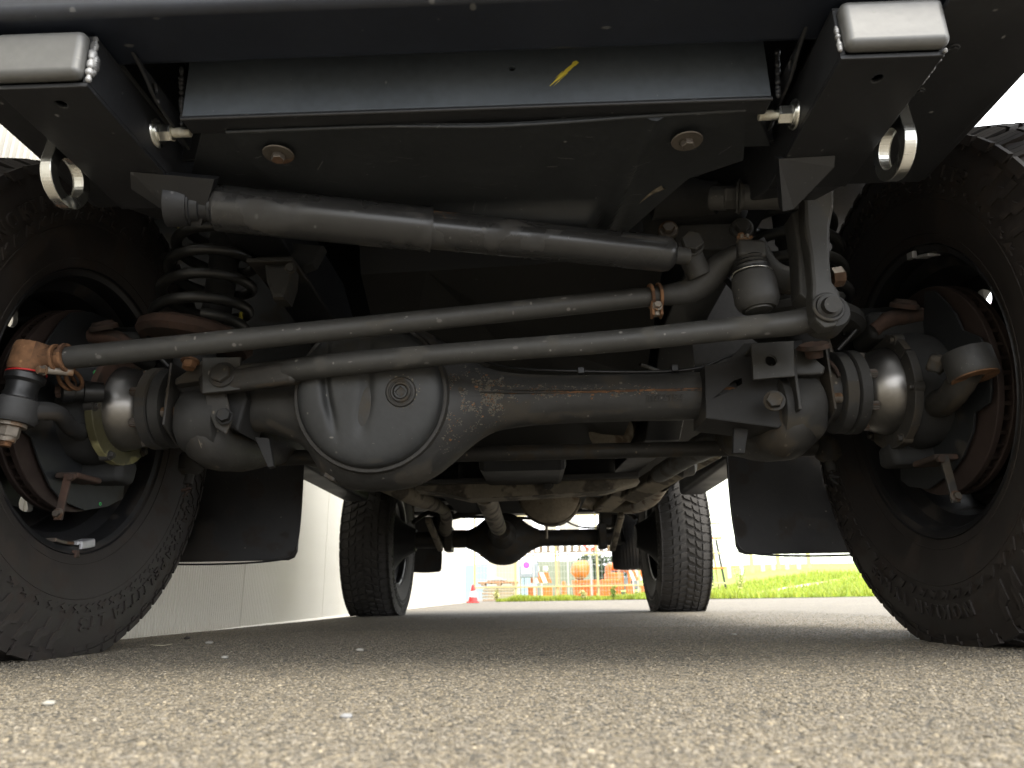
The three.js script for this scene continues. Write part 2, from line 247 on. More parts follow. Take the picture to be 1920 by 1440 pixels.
// ---------------------------------------------------------------- ground
const wallX = (z) => -1.2596 + 0.0385 * z;                 // the foot of the clad wall on the left
function groundY(x, z) {                                 // the asphalt dips a little along the wall
  const K = [[-20, 0], [-7.7, -0.0238], [-4, -0.033], [-2, -0.041], [-1.1, -0.052], [9, -0.052]];
  let d = 0; for (let i = 0; i + 1 < K.length; i++) if (z >= K[i][0] && z < K[i + 1][0]) d = K[i][1] + (K[i + 1][1] - K[i][1]) * (z - K[i][0]) / (K[i + 1][0] - K[i][0]);
  return d * sstep(-0.9, -1.29, x);
}
const font = await new FontLoader().loadAsync('fonts/droid/droid_sans_bold.typeface.json');
const asphalt = (() => {
  const S = 2048, col = new Uint8Array(S * S * 4), rb = new Uint8Array(S * S * 4), h = new Float32Array(S * S).fill(0.1), c3 = new Float32Array(S * S * 3);
  const R = ((s) => () => { s = (s * 1664525 + 1013904223) >>> 0; return s / 4294967296; })(99);
  for (let i = 0; i < S * S; i++) { const v = 0.045 * (0.7 + 0.6 * R()); c3[i * 3] = v * 1.05; c3[i * 3 + 1] = v * 0.97; c3[i * 3 + 2] = v * 0.82; }
  for (let n = 0; n < 300000; n++) {
    const cx = R() * S, cy = R() * S, r = 1.1 + R() ** 2 * 2.7, q = 0.7 + R() * 0.6, a = R() * 3.14, ca = Math.cos(a), sa = Math.sin(a), top = 0.35 + 0.65 * R();
    const l = 0.095 + 0.115 * R() ** 1.6 + (R() < 0.015 ? 0.12 : 0), w = R(), C = [l * (1.02 + 0.1 * w), l * (0.91 + 0.02 * w), l * (0.735 - 0.1 * w)];
    for (let y = -Math.ceil(r * 1.3); y <= r * 1.3; y++) for (let x = -Math.ceil(r * 1.3); x <= r * 1.3; x++) {
      const d = Math.hypot((x * ca + y * sa) * q, (y * ca - x * sa) / q) / r; if (d > 1) continue;
      const i = ((Math.floor(cy + y) + S) % S) * S + ((Math.floor(cx + x) + S) % S), z = top * (1 - d * d * 0.6);
      if (z > h[i]) { h[i] = z; const g = 0.9 + 0.2 * R(); c3[i * 3] = C[0] * g; c3[i * 3 + 1] = C[1] * g; c3[i * 3 + 2] = C[2] * g; }
    }
  }
  for (let j = 0; j < S; j++) for (let i = 0; i < S; i++) {
    const q = j * S + i, k = q * 4, m = 0.82 + 0.36 * fbm(i / S, j / S, 5, 4, 77);
    for (let z = 0; z < 3; z++) col[k + z] = toS(c3[q * 3 + z] * m);
    rb[k] = Math.round(255 * Math.min(1, h[q])); rb[k + 1] = 215; rb[k + 2] = rb[k + 3] = col[k + 3] = 255;
  }
  const relief = dataTex(S, rb);
  return new THREE.MeshStandardMaterial({ map: dataTex(S, col, true), roughnessMap: relief, bumpMap: relief, bumpScale: 0.0016, roughness: 1 });
})();
{
  const xs = [-400, -150, -60, -25, -10, -4, -2.4, -2.1, -1.9, -1.75, -1.6], zs = [];
  for (let x = -1.5; x < 1.4; x += 0.04) xs.push(x); xs.push(2, 4, 10, 25, 60, 150, 400);
  for (const z of [400, 150, 60, 20, 8, 4, 2]) zs.push(z); for (let z = 1.2; z > -5; z -= 0.06) zs.push(z); for (const z of [-6, -9, -14, -25, -60, -150, -400, -900]) zs.push(z);
  const P = [], N = [], U = [], I = [], W = xs.length;
  for (const z of zs) for (const x of xs) { P.push(x, groundY(x, z), z); U.push(x / 2.048, z / 2.048); }
  for (let j = 0; j + 1 < zs.length; j++) for (let i = 0; i + 1 < W; i++) { const a = j * W + i; I.push(a, a + 1, a + W, a + 1, a + W + 1, a + W); }
  const g = new THREE.BufferGeometry(); g.setAttribute('position', new THREE.Float32BufferAttribute(P, 3)); g.setAttribute('uv', new THREE.Float32BufferAttribute(U, 2)); g.setIndex(I); g.computeVertexNormals();
  const m = new THREE.Mesh(g, asphalt); m.name = 'ground'; m.receiveShadow = true; tag(m, 'grey brown weathered asphalt under and around the vehicle', 'asphalt', null, 'structure'); scene.add(m);
}
{ // the stones of the asphalt near the lens stand out of it one by one
  const g = new THREE.IcosahedronGeometry(1, 0), N = 270000;
  const mat = new THREE.MeshStandardMaterial({ color: 0xffffff, roughness: 0.82 });
  const inst = new THREE.InstancedMesh(g, mat, N); inst.name = 'asphalt_chippings';
  const m4 = new THREE.Matrix4(), q = new THREE.Quaternion(), e = new THREE.Euler(), c = new THREE.Color();
  for (let i = 0; i < N; i++) {
    let t = rnd() ** 2.1; if (rnd() < sstep(0.3, 1, t)) t *= 0.4; const z = 0.92 - t * 4.4, half = Math.min(1.25, 0.16 + (1.18 - z) * 0.78), x = 0.054 + rr(-half, half);
    const r = (0.0006 + 0.0012 * rnd() ** 1.9) * (rnd() < 0.01 ? 1.8 : 1), px = Math.max(x, wallX(z) + 0.012);
    e.set(rr(-0.3, 0.3), rr(0, 6.3), rr(-0.3, 0.3)); q.setFromEuler(e);
    m4.compose(new THREE.Vector3(px, groundY(px, z) + r * 0.1, z), q, new THREE.Vector3(r * rr(0.8, 1.35), r * 0.55, r * rr(0.75, 1.1))); inst.setMatrixAt(i, m4);
    const l = 0.082 + 0.125 * rnd() ** 1.6 + (rnd() < 0.012 ? 0.13 : 0), w = rnd(); c.setRGB(l * (1.02 + 0.1 * w), l * (0.91 + 0.02 * w), l * (0.735 - 0.11 * w)); inst.setColorAt(i, c);
  }
  inst.castShadow = inst.receiveShadow = true; tag(inst, 'pale chippings bedded in the asphalt in front of the vehicle', 'chippings', null, 'stuff'); scene.add(inst);
}

// ---------------------------------------------------------------- the clad building on the left
const clad = surface({ base: [0.50, 0.475, 0.415], vary: 0.05, grain: 0.03, rough: 0.45, roughVary: 0.1, bump: 0.0001, seed: 41, specks: 30, speckColor: [0.55, 0.52, 0.46] });
{
  const b = group('clad_building'); tag(b, 'long cream building clad in finely ribbed metal panels, close along the left of the vehicle', 'building');
  const ang = Math.atan2(0.0385, 1), width = 1.534, H = 5, pitch = 0.023;
  const ribbed = (() => { // ribs stand up the panel, 1.6 mm deep
    const n = Math.floor((width - 0.012) / pitch), pts = [[0.006, -0.03], [0.006, 0]];
    for (let i = 0; i < n; i++) { const s = 0.006 + (i + 0.5) * pitch * (width - 0.012) / (n * pitch); pts.push([s - pitch * 0.40, 0], [s - pitch * 0.26, 0.0045], [s + pitch * 0.26, 0.0045], [s + pitch * 0.40, 0]); }
    pts.push([width - 0.006, 0], [width - 0.006, -0.03]);
    const P = [], I = []; pts.forEach(([s, d]) => P.push(d, 0, -s, d, H, -s));
    for (let i = 0; i + 1 < pts.length; i++) I.push(i * 2, i * 2 + 1, i * 2 + 2, i * 2 + 1, i * 2 + 3, i * 2 + 2);
    const g = new THREE.BufferGeometry(); g.setAttribute('position', new THREE.Float32BufferAttribute(P, 3)); g.setIndex(I); return soup(g.toNonIndexed());
  })();
  const z0 = -2.307 + width * 4;
  for (let k = 0; k < 16; k++) {
    const p = new THREE.Mesh(ribbed, clad); p.name = 'wall_panel'; p.castShadow = p.receiveShadow = true; const z = z0 - k * width;
    p.position.set(wallX(z), -0.06, z); p.rotation.y = ang; b.add(p);
  }
  const L = 16 * width, cz = z0 - L / 2, body = box(-8, -0.03, -0.1, H + 0.2, -L / 2, L / 2, 0); body.rotateY(ang); body.translate(wallX(cz), 0, cz); make('building_core', body, clad, b);
  const trims = []; for (let k = 0; k < 16; k++) { const a = z0 - k * width, c = a - width, gy = (z) => groundY(wallX(z) + 0.02, z); trims.push(beam([wallX(a) + 0.004, gy(a), a], [wallX(c) + 0.004, gy(c), c], 0.014, 0.022, 0.003)); } make('base_trim', trims, flat(0.62, 0.58, 0.5, 0.5), b);
}

// ---------------------------------------------------------------- the vehicle
const car = group('off_road_vehicle'); tag(car, 'black off-road vehicle seen from under its nose, axles, rods and tyres showing', 'off-road vehicle');
const part = (name) => group(name, car);

// ---- bumper and frame
{
  const p = part('front_bumper');
  make('bumper_beam', box(-1.0, 1.0, 0.64, 0.74, 0.548, 0.628, 0.011), M.bumper, p);
  make('bumper_face', box(-1.0, 1.0, 0.742, 0.86, 0.50, 0.64, 0.012), M.bumper, p);
  // the wings beside the rails, seen from below, with their bolts
  make('wing_plate', [plateY([[0.466, 0.62], [0.61, 0.62], [0.597, 0.43], [0.60, 0.30], [0.466, 0.30]], 0.622, 0.006), box(0.597, 0.607, 0.624, 0.70, 0.30, 0.62, 0.002)], M.frame, p);
  make('wing_plate', [plateY([[-0.482, 0.62], [-0.57, 0.62], [-0.556, 0.43], [-0.56, 0.30], [-0.482, 0.30]], 0.622, 0.006), box(-0.567, -0.557, 0.624, 0.70, 0.30, 0.62, 0.002)], M.frame, p);
  for (const at of [[0.5034, 0.6220, 0.5554], [0.5017, 0.6220, 0.4893]]) make('bolt', hexHead(at, [0, -1, 0], 0.009, 0.002, 0.0068, 0.002), M.frame, p);
}
function rail(x0, x1, holes) {
  const p = part('frame_rail');
  const y0 = 0.575, y1 = 0.637, zf = 0.60, zb = 0.37;
  const out = [plateY([[x0, zf], [x1, zf], [x1, zb], [x0, zb]], y0, 0.005, holes), plateY([[x0, zf], [x1, zf], [x1, zb], [x0, zb]], y1 - 0.005, 0.005), box(x0, x0 + 0.005, y0 + 0.005, y1 - 0.005, zb, zf, 0), box(x1 - 0.005, x1, y0 + 0.005, y1 - 0.005, zb, zf, 0)];
  make('front_section', out, M.frame, p);
  make('rear_section', plateX([[0.37, 0.577], [0.37, 0.70], [0.20, 0.80], [-0.35, 0.80], [-0.75, 0.62], [-3.5, 0.72], [-3.5, 0.63], [-2.7, 0.67], [-2.2, 0.58], [-0.75, 0.49], [-0.40, 0.68], [0.17, 0.70], [0.29, 0.605]], x0 + 0.0015, x1 - x0 - 0.003, [], 0.004), M.frame, p);
  return p;
}
const railR = rail(0.363, 0.4625, [[[0.4116, 0.5750, 0.5697][0], [0.4116, 0.5750, 0.5697][2], 0.0055]]);
const railL = rail(-0.478, -0.383, [[[-0.4259, 0.5750, 0.5745][0], [-0.4259, 0.5750, 0.5745][2], 0.0055]]);
make('end_cap', box(0.3655, 0.4655, 0.5805, 0.6345, 0.596, 0.613, 0.008), M.cap, railR);
make('end_cap', box(-0.481, -0.3865, 0.5805, 0.6345, 0.596, 0.613, 0.008), M.cap, railL);
make('weld_bead', [bead([[-0.3828, 0.583, 0.600], [-0.3825, 0.60, 0.601], [-0.383, 0.632, 0.60]], 0.0030, 0.9), bead([[-0.381, 0.59, 0.598], [-0.380, 0.61, 0.598]], 0.0034, 0.9)], M.weld, railL);
make('weld_bead', [bead([[0.4618, 0.578, 0.604], [0.463, 0.578, 0.575], [0.463, 0.579, 0.55]], 0.0016, 0.9), bead([[0.3628, 0.584, 0.602], [0.3622, 0.61, 0.602]], 0.0022, 0.9)], M.weld, railR);
function stud(root, y, z, x, s) { // washer, flanged nut and the end of its thread on the inner flank of a rail
  const b = make('bolt', thread([x + s * 0.006, y, z], [x + s * 0.0415, y, z], 0.0058, 0.0016), M.zinc, root);
  make('washer', along(turned([[0.003, 0], [0.0165, 0], [0.0172, 0.0012], [0.0165, 0.0028], [0.003, 0.003]]), [x, y, z], [x + s, y, z]), M.zinc, b);
  make('nut', hexHead([x + s * 0.003, y, z], [s, 0, 0], 0.0185, 0.0145, 0.0125, 0.0028, 0.5), M.zinc, b);
}
stud(car, 0.612, 0.474, -0.383, 1);
stud(car, 0.602, 0.482, 0.363, -1);
for (const s of [-1, 1]) { // towing eyes on the outer flanks
  const cz = 0.456, cy = s < 0 ? 0.567 : 0.570, pts = [], x = s < 0 ? -0.503 : 0.475, R = 0.0365;
  for (let a = -0.25; a <= Math.PI + 0.62; a += 0.1) pts.push([cz + R * Math.cos(-a), cy + R * Math.sin(-a)]);
  pts.push([cz - 0.041, 0.612], [cz - 0.03, 0.66], [cz + 0.028, 0.66], [cz + 0.031, 0.612]);
  const e = part('towing_eye');
  make('eye_plate', plateX(pts, x, 0.0135, [[cz, cy, 0.0246]], 0.0012), M.zinc, e);
  make('mounting_lug', box(s < 0 ? -0.488 : 0.4625, s < 0 ? -0.478 : 0.474, 0.605, 0.66, cz - 0.04, cz + 0.03, 0.002), M.frame, e);
}
// ---- cross member, its lip and the engine guard
{
  const p = part('cross_member'), z = 0.512;
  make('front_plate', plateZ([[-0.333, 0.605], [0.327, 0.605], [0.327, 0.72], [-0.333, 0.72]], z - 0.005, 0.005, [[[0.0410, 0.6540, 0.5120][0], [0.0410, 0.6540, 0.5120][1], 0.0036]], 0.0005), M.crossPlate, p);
  make('back_plate', box(-0.33, 0.324, 0.607, 0.72, z - 0.07, z - 0.064, 0), M.dark, p);
  make('lower_flange', [box(-0.333, 0.327, 0.599, 0.6045, 0.487, 0.5135, 0.002), tube([[-0.333, 0.6, 0.513], [0.327, 0.6, 0.513]], 0.0022, 4, 8)], M.frame, p);
  make('weld_bead', [bead([[-0.3405, 0.6698, 0.5130], [-0.3446, 0.6119, 0.4900]], 0.0026, 0.8), bead([[0.3402, 0.6640, 0.5130], [0.3354, 0.6052, 0.5090]], 0.0026, 0.8)], M.frame, p);
  // the stroke of yellow marker: short overlapping dabs of paint, a hair thick
  const dabs = [], A = [0.0832, 0.6279, 0.5124], B = [0.1125, 0.6571, 0.5124], n = [-0.67, 0.74];
  const edgeOf = (s) => [...Array(13)].map((_, i) => { const t = i / 12, w = (0.0003 + 0.0018 * sstep(0, 0.55, t)) * rr(0.75, 1.2) * s; return [A[0] + (B[0] - A[0]) * t + n[0] * w, A[1] + (B[1] - A[1]) * t + n[1] * w]; });
  dabs.push(plateZ([...edgeOf(1), ...edgeOf(-1).reverse()], 0.5122, 0.00025, [], 0));
  for (let i = 0; i < 5; i++) { const t = rr(0, 0.4), u = t + rr(0.2, 0.35), o = rr(0.0024, 0.0034) * (i % 2 ? 1 : -1); dabs.push(plateZ([[A[0] + (B[0] - A[0]) * t + n[0] * o, A[1] + (B[1] - A[1]) * t + n[1] * o], [A[0] + (B[0] - A[0]) * u + n[0] * o * 0.8, A[1] + (B[1] - A[1]) * u + n[1] * o * 0.8], [A[0] + (B[0] - A[0]) * u + n[0] * o, A[1] + (B[1] - A[1]) * u + n[1] * o * 1.1]], 0.5122, 0.0002, [], 0)); }
  dabs.push(plateZ([[B[0] - 0.004, B[1] - 0.002], [B[0] + 0.000, B[1] - 0.0036], [B[0] + 0.0045, B[1] + 0.001], [B[0] + 0.0015, B[1] + 0.0036], [B[0] - 0.0025, B[1] + 0.002]], 0.5125, 0.00025, [], 0));
  make('paint_mark', dabs, M.yellow, p);
  for (const s of [-1, 1]) make('gusset', plateX([[0.575, 0.638], [0.44, 0.638], [0.44, 0.612], [0.52, 0.618], [0.55, 0.63]], s < 0 ? -0.362 : 0.345, 0.004, [[0.53, 0.629, 0.006]]), M.frame, p);
  make('end_plate', box(-0.379, -0.335, 0.612, 0.70, 0.415, 0.42, 0.001), M.frame, p); make('end_plate', box(0.33, 0.36, 0.612, 0.70, 0.415, 0.42, 0.001), M.frame, p);
}
{
  const p = part('engine_guard');
  const L = [[-0.2897, 0.6000, 0.4923], [-0.2849, 0.6000, 0.4328], [-0.2532, 0.6000, 0.3459], [-0.2188, 0.6000, 0.2571]], Rr = [[0.3026, 0.5980, 0.4956], [0.3272, 0.6000, 0.3990], [0.2657, 0.6000, 0.3611], [0.1953, 0.6000, 0.2160]];
  const edge = (E, v) => { const t = v * (E.length - 1), k = Math.min(Math.floor(t), E.length - 2), f = t - k; return E[k].map((q, i) => q + (E[k + 1][i] - q) * f); };
  const point = (u, v, down) => {
    const a = edge(L, v), b = edge(Rr, v), x = a[0] + (b[0] - a[0]) * u, z = a[2] + (b[2] - a[2]) * u;
    let y = 0.5965 - 0.006 * sstep(0.25, 0.55, u) * (1 - sstep(0.55, 0.8, u)) * (1 - sstep(0, 0.4, v));
    y -= 0.022 * sstep(-0.12, -0.03, x) * (1 - sstep(0.135, 0.16, x)) * sstep(0.325, 0.295, z);                        // the sump hump at its rear
    y -= 0.007 * Math.exp(-(((x - 0.19 - (z - 0.4) * 0.12) / 0.009) ** 2));                                         // a pressed ridge
    y += 0.003 * sstep(0.2, 0.26, x);
    return [x, y + (down ? 0.005 : 0), z];
  };
  const nu = 90, nv = 50, P = [], I = [];
  for (let s = 0; s < 2; s++) for (let j = 0; j <= nv; j++) for (let i = 0; i <= nu; i++) P.push(...point(i / nu, j / nv, s));
  const W = nu + 1, off = W * (nv + 1);
  for (let j = 0; j < nv; j++) for (let i = 0; i < nu; i++) { const a = j * W + i; I.push(a, a + 1, a + W, a + 1, a + W + 1, a + W); I.push(off + a, off + a + W, off + a + 1, off + a + 1, off + a + W, off + a + W + 1); }
  const rim = []; for (let i = 0; i <= nu; i++) rim.push(i); for (let j = 1; j <= nv; j++) rim.push(j * W + nu); for (let i = nu - 1; i >= 0; i--) rim.push(nv * W + i); for (let j = nv - 1; j > 0; j--) rim.push(j * W);
  for (let k = 0; k < rim.length; k++) { const a = rim[k], b = rim[(k + 1) % rim.length]; I.push(a, off + a, b, b, off + a, off + b); }
  let g = new THREE.BufferGeometry(); g.setAttribute('position', new THREE.Float32BufferAttribute(P, 3)); g.setIndex(I); g = creased(g, 0.7);
  make('guard_sheet', g, M.guard, p);
  make('side_tray', plateY([[-0.322, 0.486], [-0.25, 0.486], [-0.20, 0.36], [-0.26, 0.315], [-0.375, 0.33], [-0.375, 0.40]], 0.604, 0.004), M.guard, p);
  make('side_tray', plateY([[0.30, 0.486], [0.318, 0.486], [0.355, 0.42], [0.31, 0.42]], 0.604, 0.004), M.guard, p);
  make('rolled_edge', tube([point(0, 0), point(0.15, 0.001), point(0.3, 0), point(0.5, 0), point(0.62, 0), point(0.8, 0), point(1, 0)], 0.0023, 60, 10), M.guard, p);
  make('frayed_edge', taperTube([[0.2361, 0.5990, 0.3468], [0.2244, 0.5990, 0.3358], [0.2102, 0.5990, 0.3099], [0.1993, 0.5990, 0.2794], [0.1951, 0.5990, 0.2308]], [0.0045, 0.0028, 0.002, 0.0026, 0.0022], 40, 10), M.dustyFrame, p);
  for (const at of [[-0.2419, 0.5920, 0.4551], [0.2447, 0.5920, 0.4547]]) { const b = make('fastener', hexHead(at, [0.05, -1, 0.1], 0.0135, 0.0075, 0.0105, 0.0025), M.fastener, p); make('washer', along(turned([[0.004, 0], [0.0178, 0], [0.0185, 0.001], [0.0178, 0.0022], [0.004, 0.0022]]), at, [at[0], at[1] - 1, at[2]]), M.fastener, b); }
}
// ---- steering damper and the bracket it hangs from
{
  const p = part('steering_damper'), a = [-0.3462, 0.5615, 0.3900], b = [0.2631, 0.5466, 0.2500];
  const A = V(a), D = V(b).sub(A), at = (t) => A.clone().addScaledVector(D, t).toArray();
  const tS = 0.445, L = D.length(), e = 0.004 / L;
  make('outer_tube', rod(at(0), at(tS), [[0, 0.024], [0.012, 0.0285], [0.02, 0.0298], [0.985, 0.0298], [0.992, 0.0306], [1, 0.0303]]), M.damper, p);
  make('inner_tube', rod(at(tS - 0.001), at(1), [[0, 0.0258], [0.955, 0.0256], [0.98, 0.024], [0.995, 0.019], [1, 0.014]]), M.damper, p);
  make('rust_patch', (() => { const g = []; for (let i = 0; i < 34; i++) { const t = tS + 0.006 + 0.055 * rnd() ** 1.6, ph = rr(0.15, 0.95); const c = V(at(t)); const u = new THREE.Vector3(0, Math.sin(ph), Math.cos(ph)); const s = new THREE.IcosahedronGeometry(1, 0); s.scale(rr(0.001, 0.0045), rr(0.0006, 0.0014), 0.0004); s.rotateX(-ph); s.translate(c.x + u.x * 0.024, c.y + u.y * 0.0258, c.z + u.z * 0.0258); g.push(s); } return mergeGeometries(g); })(), M.rust, p);
  make('neck', rod(at(-0.052), at(0.003), [[0, 0.024], [0.2, 0.024], [0.24, 0.0215], [0.5, 0.0205], [0.53, 0.018], [0.8, 0.0175], [0.84, 0.0205], [1, 0.0205]]), M.frame, p);
  make('mounting_bracket', [prism([[-0.4202, 0.5742, 0.4542], [-0.3272, 0.5742, 0.4332], [-0.3624, 0.5381, 0.3850], [-0.3837, 0.5406, 0.3900], [-0.4299, 0.5652, 0.4320]], [0, 0.012, -0.012]), rod(at(-0.085), at(-0.045), [[0, 0.03], [0.6, 0.029], [1, 0.026]])], M.frame, p);
  make('end_eye', rod(at(0.99), at(1.035), [[0, 0.013], [1, 0.012]]), M.cast, p);
}
// ---- drag link, its ends, clamps and ball joints
{
  const p = part('drag_link'), a = [-0.6313, 0.4295, 0.2050], b = [0.2661, 0.5219, 0.1650];
  const A = V(a), D = V(b).sub(A), at = (t) => A.clone().addScaledVector(D, t).toArray();
  make('link_tube', rod(at(0), at(1), [[0, 0.0165], [0.02, 0.0172], [0.985, 0.0152], [1, 0.0148]]), M.rodPaint, p);
  // rusty joint at the left end
  const top = [-0.6849, 0.4494, 0.2050], dn = (k) => [top[0] - 0.012 * k / 0.13, top[1] - k, top[2] + 0.004 * k / 0.13];
  const j = make('ball_joint', [lumpy(rod(dn(-0.003), dn(0.042), [[0, 0.018], [0.05, 0.025], [0.2, 0.0268], [0.85, 0.0272], [1, 0.025]], 48), 0.0006, 300), lumpy(taperTube([dn(0.018), at(-0.025), at(0.002)], [0.019, 0.0165, 0.016], 24), 0.0005, 300)], M.rust, p);
  make('dust_boot', rod(dn(0.043), dn(0.082), [[0, 0.024], [0.1, 0.0265], [0.3, 0.0262], [0.42, 0.0215], [0.75, 0.0205], [0.9, 0.0225], [1, 0.0225]], 48), M.boot, j);
  make('boot_ring', torus(dn(0.0435), [0, 1, 0], 0.0252, 0.0013), M.red, j);
  make('boot_ring', torus(dn(0.083), [0, 1, 0], 0.018, 0.0012), M.whitePaint, j);
  const arm = part('steering_arm');
  make('arm_eye', lumpy(rod(dn(0.084), dn(0.119), [[0, 0.0285], [0.06, 0.0305], [0.8, 0.0318], [0.95, 0.029], [1, 0.028]], 48), 0.0004, 200), M.paintRust, arm);
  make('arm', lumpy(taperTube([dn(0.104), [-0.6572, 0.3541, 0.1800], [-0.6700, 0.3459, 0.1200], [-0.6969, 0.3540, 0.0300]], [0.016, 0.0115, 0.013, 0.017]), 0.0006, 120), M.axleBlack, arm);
  make('washer', rod(dn(0.119), dn(0.124), [[0, 0.0205], [1, 0.0205]]), M.rustSteel, arm);
  make('nut', [...hexHead(dn(0.124), [-0.09, -1, 0.03], 0.026, 0.016, 0, 0, 0.2), rod(dn(0.138), dn(0.146), [[0, 0.0125], [1, 0.0118]], 12)], M.rustSteel, arm);
  make('threaded_end', thread(dn(0.142), dn(0.153), 0.0085, 0.002), M.rust, arm);
  const clamp = (t, r, tilt, mat, name = 'clamp') => { // a split pinch clamp of two bands and a bolt
    const dx = D.clone().normalize(), c = make(name, [-0.006, 0.007].map((s) => { const q = V(at(t)).addScaledVector(dx, s); const g = turned([[r, -0.0022], [r + 0.0045, -0.0022], [r + 0.005, 0], [r + 0.0045, 0.0022], [r, 0.0022], [r, -0.0022]], 40); g.scale(1, 1, 1.06); return along(g, q.toArray(), q.clone().add(dx).toArray()); }), mat, p); return c; };
  const cl = clamp(-0.01, 0.0172, 0, M.rust); const q0 = at(-0.012);
  make('bolt', [...hexHead([q0[0] - 0.012, q0[1] - 0.022, q0[2] + 0.012], [-0.5, -0.2, 1], 0.011, 0.008, 0.0078, 0.002), bar([q0[0] - 0.01, q0[1] - 0.021, q0[2] + 0.01], [q0[0] + 0.016, q0[1] - 0.019, q0[2] - 0.01], 0.0055)], M.rustSteel, cl);
  const cr = clamp(0.979, 0.0150, 0, M.rust), q1 = at(0.979);
  make('clamp_tongue', [[-0.006], [0.007]].map(([s]) => box(q1[0] + s - 0.0022, q1[0] + s + 0.0022, q1[1] - 0.036, q1[1] - 0.012, q1[2] - 0.006, q1[2] + 0.013, 0.0015)), M.rust, cr);
  make('bolt', [...hexHead([q1[0] + 0.0005, q1[1] - 0.022, q1[2] + 0.012], [0, 0.1, 1], 0.010, 0.006, 0.0075, 0.0025), bar([q1[0] + 0.0005, q1[1] - 0.034, q1[2] + 0.002], [q1[0] + 0.0005, q1[1] - 0.022, q1[2] + 0.003], 0.0065)], M.rustSteel, cr);
  // forged end on the right: it climbs to a boss that carries the second ball joint
  make('forged_end', lumpy(taperTube([at(0.99), [0.2979, 0.5241, 0.1700], [0.3228, 0.5365, 0.1800], [0.3453, 0.5561, 0.1950], [0.3685, 0.5646, 0.2100], [0.3884, 0.5640, 0.2150]], [0.0152, 0.0188, 0.0215, 0.0205, 0.0165, 0.0165], 60, 24), 0.0004, 150), M.cast, p);
  make('boss', [lumpy(beam([0.3614, 0.5644, 0.2160], [0.4027, 0.5613, 0.2160], 0.028, 0.040, 0.006), 0.0004, 150), lumpy(taperTube([[0.2999, 0.5917, 0.2050], [0.3005, 0.5693, 0.2000], [0.3130, 0.5410, 0.1900]], [0.016, 0.018, 0.019], 20, 20), 0.0004, 150)], M.cast, p);
  make('lug_bolt', hexHead([0.2976, 0.5777, 0.2180], [-0.05, 0.1, 1], 0.029, 0.012, 0.0185, 0.003, 0.15), M.cast, p);
  const jt = [0.3820, 0.5534, 0.2140], d2 = (k) => [jt[0] + 0.006 * k / 0.1, jt[1] - k, jt[2]];
  const j2 = make('ball_joint', lumpy(rod(d2(0.024), d2(0.080), [[0, 0.026], [0.06, 0.0300], [0.3, 0.0318], [0.75, 0.0318], [0.9, 0.0285], [1, 0.024]], 48), 0.0003, 150), M.cast, p);
  make('dust_boot', rod(d2(-0.001), d2(0.024), [[0, 0.022], [0.12, 0.025], [0.24, 0.0225], [0.36, 0.0262], [0.48, 0.0238], [0.62, 0.0275], [0.75, 0.0252], [0.9, 0.0275], [1, 0.0262]], 48, 1.2), M.boot, j2);
  make('boot_ring', torus(d2(0.0235), [0, 1, 0], 0.0283, 0.0009), M.zinc, j2);
  make('end_plug', rod(d2(0.080), d2(0.0825), [[0, 0.0195], [1, 0.019]]), M.rodPaint, j2);
  const nt = [0.3786, 0.5776, 0.2100]; make('castle_nut', [...hexHead([nt[0], nt[1], nt[2]], [-0.1, 1, 0.1], 0.019, 0.008, 0.0135, 0.003, 0.2), ...[0, 1, 2, 3, 4, 5].map((i) => { const g = new THREE.BoxGeometry(0.005, 0.006, 0.004); g.translate(0.0072, 0.0135, 0); g.rotateY(i * 1.047); g.translate(nt[0], nt[1], nt[2]); return g; })], M.rustSteel, j2);
  make('split_pin', [bar([nt[0] - 0.011, nt[1] + 0.013, nt[2] + 0.005], [nt[0] + 0.012, nt[1] + 0.013, nt[2] + 0.004], 0.0022), bar([nt[0] - 0.004, nt[1] + 0.012, nt[2]], [nt[0] - 0.003, nt[1] + 0.021, nt[2]], 0.005)], M.rust, j2);
}
